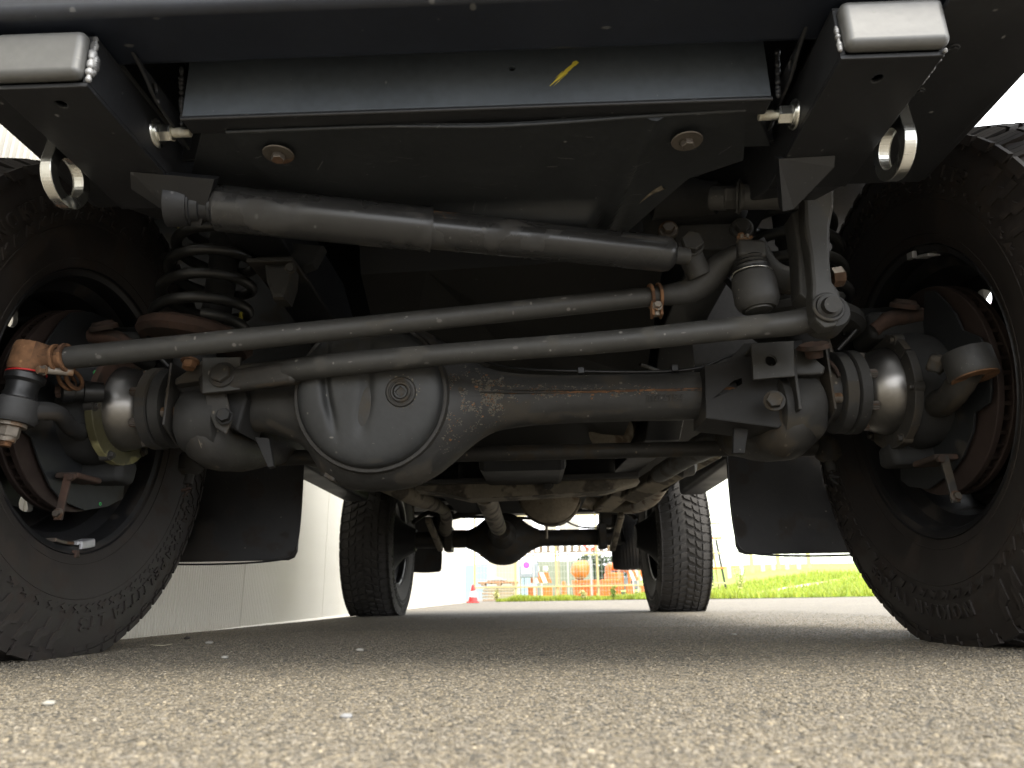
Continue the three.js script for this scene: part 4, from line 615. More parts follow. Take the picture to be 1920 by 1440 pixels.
  const dz = 0.747, face = (x0, x1) => along(turned([[0.105, 0], [0.1745, 0], [0.1755, 0.001], [0.1755, Math.abs(x1 - x0) - 0.001], [0.1745, Math.abs(x1 - x0)], [0.105, Math.abs(x1 - x0)]], 90), [X(x0), AY, 0], [X(x1), AY, 0]);
  make('inner_face', face(dz - 0.016, dz - 0.006), M.discRust, d); make('outer_face', face(dz + 0.006, dz + 0.016), M.discRust, d);
  const vn = []; for (let k = 0; k < 48; k++) { const a = k / 48 * 6.2832, g = new THREE.BoxGeometry(0.0125, 0.06, 0.006); g.translate(0, 0.142, 0); g.rotateX(a); g.translate(X(dz), AY, 0); vn.push(g); } make('cooling_vanes', vn, M.discRust, d);
  make('disc_bell', rod([X(dz - 0.01), AY, 0], [X(dz + 0.09), AY, 0], [[0, 0.106], [0.9, 0.104], [1, 0.095]], 60), M.dark, d);
}
{ // second clamp and short black stay beside the left ball joint, and the spare eye of the right steering arm
  const p = part('steering_stay');
  make('clamp', [-0.006, 0.006].map((k) => torus([[-0.6674, 0.4165, 0.1400][0] + k, [-0.6674, 0.4165, 0.1400][1], 0.14], [1, 0.35, 0.2], 0.0155, 0.0032)), M.rust, p);
  make('stay_bar', [rod([-0.6918, 0.4018, 0.1300], [-0.6451, 0.4096, 0.0900], [[0, 0.012], [0.1, 0.0185], [0.35, 0.0185], [0.37, 0.014], [0.55, 0.0135], [0.57, 0.017], [1, 0.0165]])], M.boot, p);
  make('stay_bolt', rod([-0.6904, 0.4012, 0.1320], [-0.6833, 0.4016, 0.1300], [[0, 0.0125], [1, 0.0125]], 8), M.rustDark, p);
  const q = part('steering_arm'), c = [0.6812, 0.3845, 0.1900], dn = (k) => [c[0] + 0.10 * k, c[1] + 0.028 - k, c[2] + 0.1 * k];
  make('arm_eye', lumpy(rod(dn(0.004), dn(0.043), [[0, 0.0315], [0.06, 0.033], [0.9, 0.033], [1, 0.0315]], 48), 0.0004, 150), M.cast, q);
  make('eye_rim', lumpy(along(turned([[0.013, 0], [0.0305, 0], [0.0305, 0.0022], [0.013, 0.0022], [0.013, 0]], 40), dn(0.0425), dn(0.06)), 0.0004, 300), M.rust, q);
  make('arm', lumpy(taperTube([dn(0.025), [0.6799, 0.3602, 0.1500], [0.6927, 0.3600, 0.0900], [0.7025, 0.3743, 0.0200]], [0.0205, 0.019, 0.022, 0.028]), 0.0008, 120), M.castDirty, q);
  make('dirty_lump', lumpy(beam([0.6517, 0.4101, 0.1500], [0.6693, 0.3946, 0.1600], 0.026, 0.026, 0.008), 0.003, 160), M.castDirty, q);
  make('stop_bolt', [rod([0.6766, 0.4320, 0.0450], [0.7084, 0.4354, 0.0600], [[0, 0.0125], [0.2, 0.0125], [0.22, 0.0095], [1, 0.0095]], 12)], M.castDirty, q);
}
{ // pipes clipped along the axle and hoses down to the hubs
  const p = part('brake_line');
  make('pipe', tube([[-0.10, 0.53, -0.06], [0.0, 0.475, -0.02], [0.12, 0.452, 0.012], [0.34, 0.450, 0.016], [0.40, 0.468, 0.03], [0.55, 0.47, 0.0]], 0.0026, 80, 7), M.boot, p);
  make('hose', tube([[0.36, 0.60, 0.10], [0.40, 0.53, 0.12], [0.47, 0.50, 0.06], [0.56, 0.53, -0.02], [0.64, 0.54, -0.06]], 0.0052, 60, 9), M.boot, p);
  for (const x of [0.14, 0.30]) make('clip', box(x - 0.006, x + 0.006, 0.444, 0.456, -0.004, 0.022, 0.002), M.boot, p);
}
// ---- coil springs
for (const s of [-1, 1]) {
  const p = part('coil_spring'), base = s < 0 ? [-0.5445, 0.5535, 0.0000] : [0.5366, 0.5494, 0.0000], turns = 6.4, H = 0.30, pts = [];
  const lean = s < 0 ? 0.055 : -0.0, R0 = 0.080, R1 = 0.068;
  class Helix extends THREE.Curve { getPoint(t, o = new THREE.Vector3()) { const a = 1.1 + s * t * turns * 2 * Math.PI, R = R0 + (R1 - R0) * Math.min(1, t * 1.4), tt = t < 0.08 ? t * 0.3 : t - 0.056; return o.set(base[0] + lean * t * H / 0.3 * 0.55 + R * Math.cos(a), base[1] + tt * H, base[2] + R * Math.sin(a)); } }
  make('coil', new THREE.TubeGeometry(new Helix(), 520, 0.0098, 14, false), M.coil, p);
  if (s < 0) make('paint_dab', (() => { const h = new Helix(), g = []; for (const [t0, t1] of [[0.20, 0.203], [0.375, 0.378], [0.552, 0.556], [0.73, 0.735]]) for (let k = 0; k < 2; k++) { const c = h.getPoint(t0 + (t1 - t0) * k), q = new THREE.SphereGeometry(0.0099, 10, 8); q.scale(0.35, 0.9, 0.35); q.translate(c.x - 0.0078, c.y, c.z + 0.003); g.push(q); } return mergeGeometries(g); })(), M.yellow, p);
  make('spring_seat', [lumpy(rod([base[0] - 0.004, base[1] - 0.034, base[2]], [base[0], base[1] - 0.004, base[2]], [[0, 0.090], [0.3, 0.099], [0.75, 0.097], [1, 0.086]], 60), 0.0007, 130)], s < 0 ? M.rustDark : M.dark, p);
  make('seat_stud', [rod([base[0] + 0.0, base[1] - 0.01, base[2]], [base[0] + 0.004, base[1] + 0.012, base[2]], [[0, 0.033], [0.5, 0.031], [0.6, 0.027], [1, 0.026]])], M.castDirty, p);
  make('damper_body', rod([base[0] + 0.012, base[1] + 0.01, base[2] - 0.035], [base[0] + 0.02, base[1] + 0.34, base[2] - 0.04], [[0, 0.026], [0.45, 0.027], [0.47, 0.032], [1, 0.032]]), M.dark, p);
  make('seat_post', bar([base[0], AY + 0.03, 0], [base[0], base[1] - 0.03, 0], 0.035), M.dark, p);
  if (s < 0) { make('seat_bolt', [...hexHead([-0.5006, 0.4575, 0.1000], [0, -1, 0.2], 0.019, 0.012, 0.0145, 0.003)], M.rust, p); } else { make('stay_clip', [lumpy(rod([0.5008, 0.4552, 0.1100], [0.5036, 0.4363, 0.1000], [[0, 0.022], [0.3, 0.026], [0.45, 0.014], [1, 0.013]]), 0.0012, 150)], M.rustDark, p); }
}
{ // bump stop and the dark frame plates beside the left spring; inner wheel-arch panels
  const p = part('bump_stop');
  make('rubber_block', lumpy(plateZ([xy([-0.4168, 0.6549, 0.0400]), xy([-0.3654, 0.6512, 0.0400]), xy([-0.3660, 0.6200, 0.0400]), xy([-0.3739, 0.5874, 0.0400]), xy([-0.3957, 0.5871, 0.0400]), xy([-0.4100, 0.6214, 0.0400])], 0.0, 0.05, [], 0.008), 0.0008, 60), M.bushing, p);
  make('mounting_plate', [box([-0.4429, 0.6558, 0.0400][0], [-0.3598, 0.6531, 0.0400][0], [-0.4040, 0.6524, 0.0400][1], [-0.4047, 0.6609, 0.0400][1], -0.03, 0.06, 0.002), ...hexHead([-0.3570, 0.6307, 0.0750], [0.2, -0.3, 1], 0.013, 0.008, 0.010, 0.003)], M.castDirty, p);
  make('outrigger', [plateZ([xy([-0.5036, 0.7416, 0.0200]), xy([-0.3273, 0.7138, 0.0200]), xy([-0.3445, 0.6765, 0.0200]), xy([-0.3636, 0.6696, 0.0200]), xy([-0.4519, 0.6691, 0.0200])], -0.03, 0.03, [], 0.004)], M.dark, p);
  const q = part('inner_wing');
  make('panel', [plateZ([[0.44, 0.60], [0.98, 0.60], [0.98, 1.118], [0.44, 1.118]], -0.43, 0.004), tube([[0.72, 1.1, -0.42], [0.70, 0.9, -0.42], [0.66, 0.7, -0.42]], 0.010, 20, 10), box(0.566, 0.57, 0.88, 1.118, -0.42, 0.50, 0)], M.innerPanel, q);
  make('panel', [plateZ([[-0.98, 0.60], [-0.44, 0.60], [-0.44, 1.118], [-0.98, 1.118]], -0.43, 0.004), box(-0.57, -0.566, 0.88, 1.118, -0.42, 0.50, 0)], M.shield, q);  // darker colour than the right panel: shade of wall and tyre painted in
  make('rivet', [rod([-0.9193, 1.0308, -0.4270], [[-0.9193, 1.0308, -0.4270][0], [-0.9193, 1.0308, -0.4270][1], -0.421], [[0, 0.009], [1, 0.007]], 16), rod([0.9201, 1.0301, -0.4270], [[0.9201, 1.0301, -0.4270][0], [0.9201, 1.0301, -0.4270][1], -0.421], [[0, 0.009], [1, 0.007]], 16)], M.dark, q);
}
// ---- engine and gearbox above the axle
{
  const p = part('engine_sump');
  const g = new THREE.BufferGeometry(); // a pan with a sharp crease running back along its flank
  const a = [-0.1545, 0.7236, -0.1400], b = [-0.0064, 0.6366, -0.3600], c = [0.0728, 0.6165, -0.3000], t0 = [-0.30, 0.86, -0.12], t1 = [0.34, 0.86, -0.12], l0 = [-0.28, 0.50, -0.50], r0 = [0.32, 0.56, -0.40], r1 = [0.33, 0.74, -0.14], l1 = [-0.29, 0.72, -0.14];
  const tri = [[t0, l1, a], [t0, a, t1], [t1, a, r1], [a, l1, l0], [a, l0, b], [a, b, c], [a, c, r1], [c, r0, r1], [l0, [-0.28, 0.48, -0.9], b], [b, [-0.28, 0.48, -0.9], [0.3, 0.48, -0.9]], [b, [0.3, 0.48, -0.9], c], [c, [0.3, 0.48, -0.9], r0]];
  g.setAttribute('position', new THREE.Float32BufferAttribute(tri.flat(2), 3)); g.computeVertexNormals(); make('pan', g, M.sump, p);
  make('engine_block', box(-0.32, 0.36, 0.87, 1.05, -0.62, 0.10, 0.02), M.dark, p);
  const q = part('gearbox');
  make('gearbox_pan', [plateX([[-0.83, 0.62], [-0.86, 0.432], [-1.25, 0.447], [-1.3, 0.62]], -0.105, 0.255, [], 0.016)], M.sump, q);
  make('transfer_case', lumpy(box(-0.22, 0.35, 0.47, 0.62, -1.75, -1.35, 0.03), 0.004, 25), M.dark, q);
  const e = part('exhaust');
  make('downpipe', lumpy(rod([0.2712, 0.5191, -0.7500], [0.3943, 0.7182, -1.3000], [[0, 0.062], [1, 0.062]], 40), 0.001, 40), M.tan, e);
  make('silencer', lumpy(rod([0.1223, 0.5265, -1.9500], [0.1494, 0.5612, -2.5000], [[0, 0.11], [0.03, 0.135], [0.97, 0.135], [1, 0.11]], 56), 0.001, 30), M.tan, e);
  make('tail_pipe', tube([[0.2188, 0.5614, -2.4500], [0.3785, 0.5377, -2.5000], [0.5147, 0.4968, -2.3000], [0.5591, 0.4872, -2.0000], [0.5342, 0.4875, -1.5000]], 0.034, 50, 16), M.tan, e);
  make('clamp_strap', [torus([0.1260, 0.5269, -2.0200], [0.0, 0.05, -1], 0.1375, 0.006), torus([0.1396, 0.5505, -2.3000], [0.0, 0.05, -1], 0.1375, 0.006)], M.dustyFrame, e);
  make('hanger_stud', bar([0.1134, 0.4584, -2.3000], [0.1103, 0.3521, -2.3000], 0.006), M.tan, e);
}
{
  const p = part('gearbox_crossmember'), z = -1.22;
  make('rail_bar', lumpy(plateZ([xy([-0.3553, 0.4617, -1.2200]), xy([0.4051, 0.4679, -1.2200]), xy([0.4127, 0.4478, -1.2200]), xy([0.3036, 0.4195, -1.2200]), xy([0.0522, 0.4083, -1.2200]), xy([-0.1639, 0.4018, -1.2200]), xy([-0.2545, 0.4234, -1.2200]), xy([-0.3455, 0.4343, -1.2200])], z - 0.1, 0.11, [], 0.006), 0.001, 50), M.dustyFrame, p);
  make('upper_flange', plateZ([xy([-0.3348, 0.4627, -1.1500]), xy([0.4048, 0.4757, -1.1500]), xy([0.4035, 0.4563, -1.1500]), xy([-0.3344, 0.4468, -1.1500])], z + 0.02, 0.03, [], 0.003), M.castDirty, p);
  make('bolt', [...hexHead([0.1030, 0.4423, -1.1900], [0, -0.4, 1], 0.02, 0.012, 0.018, 0.003)], M.castDirty, p);
  for (const s of [-1, 1]) {
    const t = part('trailing_arm');
    if (s < 0) make('arm', lumpy(taperTube([[-0.5306, 0.5005, -1.3000], [-0.4325, 0.4667, -1.5000], [-0.3916, 0.4947, -2.4000], [-0.4341, 0.4403, -2.7500]], [0.030, 0.034, 0.026, 0.034], 40), 0.002, 40), M.dustyFrame, t);
    else { make('arm', [beam([0.5962, 0.5084, -0.9500], [0.4513, 0.4805, -1.8000], 0.075, 0.05, 0.008, 0.5), beam([0.4471, 0.5131, -1.7500], [0.3708, 0.4748, -2.2000], 0.09, 0.03, 0.008, 0.2)], M.dustyFrame, t); make('arm_bushing', [rod([0.4798, 0.4587, -0.9500], [0.5367, 0.4704, -0.9500], [[0, 0.035], [0.2, 0.045], [0.8, 0.045], [1, 0.032]])], M.castDirty, t); }
    make('drop_link', beam(s < 0 ? [-0.4620, 0.4513, -2.3000] : [0.4738, 0.4592, -2.3000], s < 0 ? [-0.4590, 0.3412, -2.7500] : [0.4685, 0.3251, -2.7500], 0.03, 0.03, 0.008), M.dustyFrame, t);
  }
  make('cable_loop', tube([[0.3005, 0.3578, -0.6000], [0.2926, 0.5635, -0.3000], [0.3239, 0.5704, -0.3500], [0.3732, 0.6085, -0.5000]].slice(1), 0.004, 20, 8), M.castDirty, p);
}
// ---- rear axle, its shaft and arms
{
  const p = part('rear_axle'), dx = [-0.1265, 0.3892, -2.9000][0], z = -2.922;
  const prof = [[0.046, 0.66], [0.046, 0.25], [0.053, 0.2], [0.076, 0.148], [0.108, 0.107], [0.136, 0.06], [0.146, 0.0], [0.136, -0.06], [0.108, -0.107], [0.076, -0.148], [0.053, -0.2], [0.046, -0.25], [0.046, -0.66]];
  const c = new THREE.SplineCurve(prof.map(([r, x]) => new THREE.Vector2(r, x))).getPoints(80); const g = new THREE.LatheGeometry(c, 48); g.rotateZ(-Math.PI / 2); g.translate(dx, AY, z); make('axle_housing', g, M.castDirty, p);
  make('nose', lumpy(rod([dx, AY + 0.03, z + 0.26], [dx, AY, z], [[0, 0.05], [0.3, 0.06], [1, 0.12]], 32), 0.002, 40), M.castDirty, p);
  make('prop_shaft', rod([-0.1329, 0.4607, -1.5000], [dx - 0.01, AY + 0.03, z + 0.27], [[0, 0.042], [0.94, 0.042], [1, 0.03]], 32), M.dustyFrame, p);
  for (const s of [-1, 1]) {
    make('mounting_bracket', [lumpy(box(s * 0.405, s * 0.45, AY - 0.07, AY + 0.07, z + 0.0, z + 0.12, 0.01), 0.002, 30), box(s * 0.42, s * 0.50, AY + 0.05, AY + 0.14, z - 0.06, z + 0.06, 0.02)], M.castDirty, p);
    make('coil', new THREE.TubeGeometry(new (class extends THREE.Curve { getPoint(t, o = new THREE.Vector3()) { const a = t * 6 * 6.2832; return o.set(s * 0.47 + 0.07 * Math.cos(a), AY + 0.12 + t * 0.26, z + 0.07 * Math.sin(a)); } })(), 240, 0.009, 8, false), M.coil, p);
    make('hub', rod([s * 0.62, AY, z], [s * 0.86, AY, z], [[0, 0.06], [0.3, 0.1], [0.5, 0.15], [0.52, 0.165], [0.6, 0.165], [0.62, 0.09], [1, 0.07]], 40), M.dark, p);
    make('damper_tube', bar([s * 0.55, AY - 0.03, z - 0.12], [s * 0.50, AY + 0.3, z - 0.2], 0.028), M.dark, p);
  }
  make('panhard_bar', tube([[-0.46, 0.50, -2.74], [-0.2, 0.545, -2.72], [0.2, 0.575, -2.72], [0.46, 0.60, -2.76]], 0.017, 40, 12), M.castDirty, p);
  make('anti_roll_bar', tube([[-0.56, 0.46, -2.45], [-0.50, 0.52, -2.58], [-0.40, 0.545, -2.62], [0.40, 0.545, -2.62], [0.50, 0.52, -2.58], [0.56, 0.46, -2.45]], 0.012, 70, 10), M.castDirty, p);
  make('brake_pipe', tube([[-0.55, 0.458, -2.90], [-0.25, 0.462, -2.88], [-0.12, 0.55, -2.86], [0.12, 0.55, -2.86], [0.3, 0.462, -2.88], [0.55, 0.458, -2.90]], 0.005, 70, 7), M.fastener, p);
  make('cross_bar', bar([-0.4336, 0.5302, -2.8600], [0.0477, 0.5136, -2.9000], 0.009), M.castDirty, p);
}
// ---- floor, sills and body, which shade everything above
{
  const p = part('body_shell'), W = 0.905;
  make('floor_pan', [box(-0.80, 0.80, 0.64, 0.70, -3.55, -0.62, 0.01)], M.dark, p);
  make('cabin', [box(-W, W, 0.705, 1.30, -2.45, -0.60, 0.04), box(-0.985, 0.985, 1.12, 1.30, -3.6, 0.42, 0.04), box(-0.80, 0.80, 1.3, 2.03, -3.6, -0.75, 0.08), box(-0.58, 0.58, 0.72, 1.11, -3.60, -2.46, 0.02)], M.frame, p);
  make('bonnet', [box(-0.56, 0.56, 1.0, 1.11, -0.59, 0.48, 0.02), box(-0.55, 0.55, 0.865, 1.1, 0.44, 0.51, 0.02)], M.frame, p);
  for (const s of [-1, 1]) { make('front_fascia', box(s * 0.56, s * 0.985, 0.865, 1.115, 0.425, 0.50, 0.03), M.frame, p); make('arch_flare', box(s * 0.94, s * 0.985, 0.99, 1.116, -0.40, 0.42, 0.015), M.frame, p); }
  for (const s of [-1, 1]) make('sill', box(s * 0.78, s * W, 0.56, 0.70, -2.40, -0.64, 0.02), M.frame, p);
  make('rear_bumper', box(-0.90, 0.90, 0.62, 0.75, -3.72, -3.58, 0.02), M.frame, p);
  const t = part('fuel_tank'); make('tank', box(-0.36, 0.30, 0.50, 0.635, -2.5, -1.8, 0.04), M.dark, t);
}
// ---- mud flaps
function flap(x0, x1, y0, y1, z, mat, lean = 0) {
  const p = part('mud_flap'), r = 0.02, pts = [[x0, y1], [x0, y0 + r], [x0 + r * 0.3, y0 + r * 0.3], [x0 + r, y0], [x1 - r, y0], [x1 - r * 0.3, y0 + r * 0.3], [x1, y0 + r], [x1, y1]];
  make('rubber_sheet', plateZ(pts, z, 0.006, [], 0.002), mat, p);
  make('rim', tube([[x0 + 0.006, y1, z + 0.006], [x0 + 0.006, y0 + r, z + 0.006], [x0 + r, y0 + 0.006, z + 0.006], [x1 - r, y0 + 0.006, z + 0.006], [x1 - 0.006, y0 + r, z + 0.006], [x1 - 0.006, y1, z + 0.006]], 0.0022, 90, 8), mat, p);
  return p;
}
flap(-0.90, -0.498, 0.171, 0.60, -0.50, M.flap); flap(0.512, 0.90, 0.166, 0.60, -0.50, M.flap);
flap([-0.7470, 0.2515, -3.5000][0], [-0.5481, 0.2482, -3.5000][0], [-0.6440, 0.2498, -3.5000][1], 0.60, -3.5, M.flap);
{ const x0 = [0.5441, 0.2501, -3.5000][0], x1 = [0.8172, 0.2456, -3.5000][0], y0 = [0.6485, 0.2451, -3.5000][1], f = flap(x0, x1, y0, 0.60, -3.5, M.flap); const n = 14, g = []; for (let i = 1; i < n; i++) g.push(box(x0 + (x1 - x0) * i / n - 0.002, x0 + (x1 - x0) * i / n + 0.002, y0 + 0.02, 0.55, -3.493, -3.490, 0)); make('ribs', g, M.flap, f); }

// ---- wheels: a winter tyre with a directional tread and raised lettering, and a black steel rim
const TR = 0.426, halfTread = 0.122;
const sideX = (r) => { const t = (r - 0.243) / (TR - 0.012 - 0.243); return t < 0 ? 0.108 : t > 1 ? halfTread * 0.985 : 0.108 + (0.134 - 0.108) * Math.sin(Math.min(1, t * 1.75) * Math.PI / 2) - Math.max(0, t - 0.62) ** 2 * 0.075; };
const crown = (w) => TR - 0.010 * (w / halfTread) ** 2 - 0.012 * sstep(0.105, halfTread, Math.abs(w));
function flattenAt(g, groundLevel) { const p = g.attributes.position; for (let i = 0; i < p.count; i++) { if (p.getY(i) < groundLevel) { p.setY(i, groundLevel + 0.0002 * rnd()); } } return g; }
function tyreGeoms(dir) { // local axes: x across the tyre (inner face towards -x), y up
  const out = { body: null, tread: null, relief: null }, prof = [];
  prof.push([0.236, -0.100]); for (let k = 0; k <= 22; k++) { const r = 0.243 + (TR - 0.018 - 0.243) * k / 22; prof.push([r, -sideX(r)]); }
  for (let k = 0; k <= 16; k++) { const w = -halfTread + 0.006 + (2 * halfTread - 0.012) * k / 16; prof.push([crown(w) - 0.0095, w]); }
  for (let k = 22; k >= 0; k--) { const r = 0.243 + (TR - 0.018 - 0.243) * k / 22; prof.push([r, sideX(r)]); } prof.push([0.236, 0.100]);
  const b = new THREE.LatheGeometry(prof.map(([r, x]) => new THREE.Vector2(r, x)), 128); b.rotateZ(-Math.PI / 2); out.body = b;
  // tread blocks: quadrilaterals in (across, along) of one pitch, each cut by sipes
  const N = 58, pitch = 6.28319 / N, P = [];
  const pt = (w, s, k, lift) => { const a = (k + s) * pitch, r = crown(w) + lift; return [w, r * Math.cos(a), r * Math.sin(a)]; };
  const quad = (c, k) => { // corners (w, s) in order, top and four sides
    const T = c.map(([w, s]) => pt(w, s * dir, k, 0)), B = c.map(([w, s]) => pt(w * 1.004, s * dir, k, -0.0100)), f = [];
    const cw = (c[0][0] * c[1][1] - c[1][0] * c[0][1] + c[1][0] * c[2][1] - c[2][0] * c[1][1] + c[2][0] * c[3][1] - c[3][0] * c[2][1] + c[3][0] * c[0][1] - c[0][0] * c[3][1]) * dir;
    f.push([T[0], T[1], T[2]], [T[0], T[2], T[3]]); for (let i = 0; i < 4; i++) { const j = (i + 1) % 4; f.push([T[i], B[i], B[j]], [T[i], B[j], T[j]]); }
    for (const t of f) P.push(...(cw < 0 ? t : [t[0], t[2], t[1]]).flat());
  };
  const block = (c, k, cuts) => { for (let i = 0; i < cuts; i++) { const a = i / cuts + 0.012, e = (i + 1) / cuts - 0.012, L = (p, q, t) => [p[0] + (q[0] - p[0]) * t, p[1] + (q[1] - p[1]) * t]; quad([L(c[0], c[3], a), L(c[1], c[2], a), L(c[1], c[2], e), L(c[0], c[3], e)], k); } };
  for (let k = 0; k < N; k++) for (const m of [-1, 1]) {
    const o = m > 0 ? 0.5 : 0, q = (w, s) => [m * w, s + o];
    block([q(0.0775, 0.12), q(0.1215, 0.22), q(0.1215, 0.98), q(0.0775, 0.82)], k, 3);   // shoulder
    block([q(0.0415, -0.28), q(0.0700, 0.04), q(0.0700, 0.74), q(0.0475, 0.36)], k, 3);  // slanted inner blade
    block([q(0.0020, -0.52), q(0.0340, -0.34), q(0.0385, 0.26), q(0.0080, -0.10)], k, 2); // centre arrow
    // lugs that run over the shoulder down the sidewall
    const lug = (r0, r1, s0, s1, h) => { const R = (r, s, l) => { const a = (k + s + o) * pitch * dir; return [m * (sideX(r) + l), r * Math.cos(a), r * Math.sin(a)]; }; const T = [R(r0, s0, h), R(r0, s1, h), R(r1, s1, h), R(r1, s0, h)], B = [R(r0, s0, -0.002), R(r0, s1, -0.002), R(r1, s1, -0.002), R(r1, s0, -0.002)], f = [[T[0], T[1], T[2]], [T[0], T[2], T[3]]]; for (let i = 0; i < 4; i++) { const j = (i + 1) % 4; f.push([T[i], B[i], B[j]], [T[i], B[j], T[j]]); } for (const t of f) P.push(...(m * dir > 0 ? t : [t[0], t[2], t[1]]).flat()); };
    lug(TR - 0.026, TR - 0.0125, 0.22, 1.02, 0.0045); lug(TR - 0.034, TR - 0.027, 0.25 + 0.2 * (k % 2), 0.7, 0.0022);
  }
  const t = new THREE.BufferGeometry(); t.setAttribute('position', new THREE.Float32BufferAttribute(P, 3)); t.computeVertexNormals(); out.tread = t;
  // raised lines and lettering on both sidewalls
  const rel = [];
  const strip = (m, pts, w, h) => { for (let i = 0; i + 1 < pts.length; i++) { const [r0, a0] = pts[i], [r1, a1] = pts[i + 1], A = [m * (sideX(r0) + h * 0.3), r0 * Math.sin(a0), r0 * Math.cos(a0)], B = [m * (sideX(r1) + h * 0.3), r1 * Math.sin(a1), r1 * Math.cos(a1)]; const L = V(A).distanceTo(V(B)); if (L < 1e-5) continue; const g = new THREE.BoxGeometry(h, L + w * 0.6, w); g.translate(0, L / 2, 0); rel.push(soup(along(g, A, B))); } };
  for (const m of [-1, 1]) {
    const wrap = (g, a0, rb, sx = 1) => { const p = g.attributes.position; for (let i = 0; i < p.count; i++) { const r = rb + p.getY(i), a = a0 + p.getX(i) * sx / 0.36; p.setXYZ(i, m * (sideX(r) + p.getZ(i) - 0.0003), r * Math.cos(a), -m * r * Math.sin(a)); } g.computeVertexNormals(); rel.push(soup(g)); };
    const plate = (pts, d) => new THREE.ExtrudeGeometry(new THREE.Shape(pts.map(([x, y]) => new THREE.Vector2(x * 0.001, y * 0.001))), { depth: d, bevelEnabled: false });
    for (let k = 0; k < 64; k++) { // raised Z-shaped lugs between the two lines of lettering, small teeth all the way round
      const a = k / 64 * 6.28319; wrap(plate([[0, 0], [9, 3], [18, -1], [27, 4], [20, 8], [26, 13], [14, 9], [12, 14], [6, 8]], 0.0028), a, 0.326);
      if (Math.abs(Math.sin(a)) > 0.6) wrap(plate([[0, 0], [11, 0], [17, 17], [27, 21], [32, 46], [22, 46], [17, 31], [5, 27]], 0.0032), a, 0.348);
      wrap(plate([[2, 0], [22, 0], [27, 6], [12, 5], [8, 9]], 0.003), a, 0.400);
    }
    for (const [txt, ac] of [['NOKIAN TYRES', 0], ['HAKKAPELIITTA LT3', Math.PI]]) {
      const size = 0.021, rb = 0.347; let adv = 0; const glyphs = [];
      for (const ch of txt) { if (ch !== ' ') { const g = new TextGeometry(ch, { font, size, depth: 0.0034, curveSegments: 3 }); g.computeBoundingBox(); glyphs.push([g, adv]); adv += g.boundingBox.max.x + 0.0045; } else adv += 0.012; }
      for (const [g, x0] of glyphs) { const p = g.attributes.position; for (let i = 0; i < p.count; i++) { const x = x0 + p.getX(i) - adv / 2, y = p.getY(i), r = rb + y, a = ac + x * 1.3 / (rb + size / 2); // reads clockwise on either face
        p.setXYZ(i, m * (sideX(r) + p.getZ(i) - 0.0002), r * Math.cos(a), -m * r * Math.sin(a)); } g.computeVertexNormals(); rel.push(soup(g)); }
    }
    const rg = (r) => { const g = new THREE.TorusGeometry(r, 0.0011, 6, 128); g.rotateY(Math.PI / 2); g.translate(m * sideX(r), 0, 0); rel.push(soup(g)); }; rg(0.262); rg(0.318); rg(0.404);
  }
  out.relief = mergeGeometries(rel);
  return out;
}
function rimGeoms(angles) {
  const barrel = [[0.2455, -0.112], [0.2475, -0.108], [0.2475, -0.104], [0.238, -0.100], [0.2345, -0.096], [0.232, -0.070], [0.214, -0.056], [0.208, -0.03], [0.208, 0.02], [0.218, 0.034], [0.222, 0.06], [0.234, 0.085], [0.238, 0.1], [0.2475, 0.105], [0.2475, 0.110], [0.236, 0.1095], [0.230, 0.096], [0.229, 0.087], [0.217, 0.063], [0.213, 0.037], [0.203, 0.022], [0.203, -0.031], [0.209, -0.059], [0.227, -0.074], [0.2295, -0.096], [0.2335, -0.103], [0.243, -0.107], [0.2455, -0.112]];
  const b = creased(new THREE.LatheGeometry(barrel.map(([r, x]) => new THREE.Vector2(r, x)), 96), 0.5); b.rotateZ(-Math.PI / 2);
  const s = new THREE.Shape(); s.absarc(0, 0, 0.2055, 0, Math.PI * 2);
  for (const a of angles) { const h = new THREE.Path(); h.absarc(0.166 * Math.cos(a), 0.166 * Math.sin(a), 0.0165, 0, Math.PI * 2, true); s.holes.push(h); }
  const d = new THREE.ExtrudeGeometry(s, { depth: 0.009, bevelEnabled: false, curveSegments: 48 });
  // (z, y) plane: shape x becomes +z
  d.applyMatrix4(new THREE.Matrix4().set(0, 0, -1, 0.0, 0, 1, 0, 0, 1, 0, 0, 0, 0, 0, 0, 1));
  { const p = d.attributes.position; for (let i = 0; i < p.count; i++) { const r = Math.hypot(p.getY(i), p.getZ(i)); p.setX(i, p.getX(i) + 0.045 - 0.02 * sstep(0.17, 0.2, r)); } d.computeVertexNormals(); }
  return { barrel: b, disc: d };
}
const tg = { '1': tyreGeoms(1), '-1': tyreGeoms(-1) };
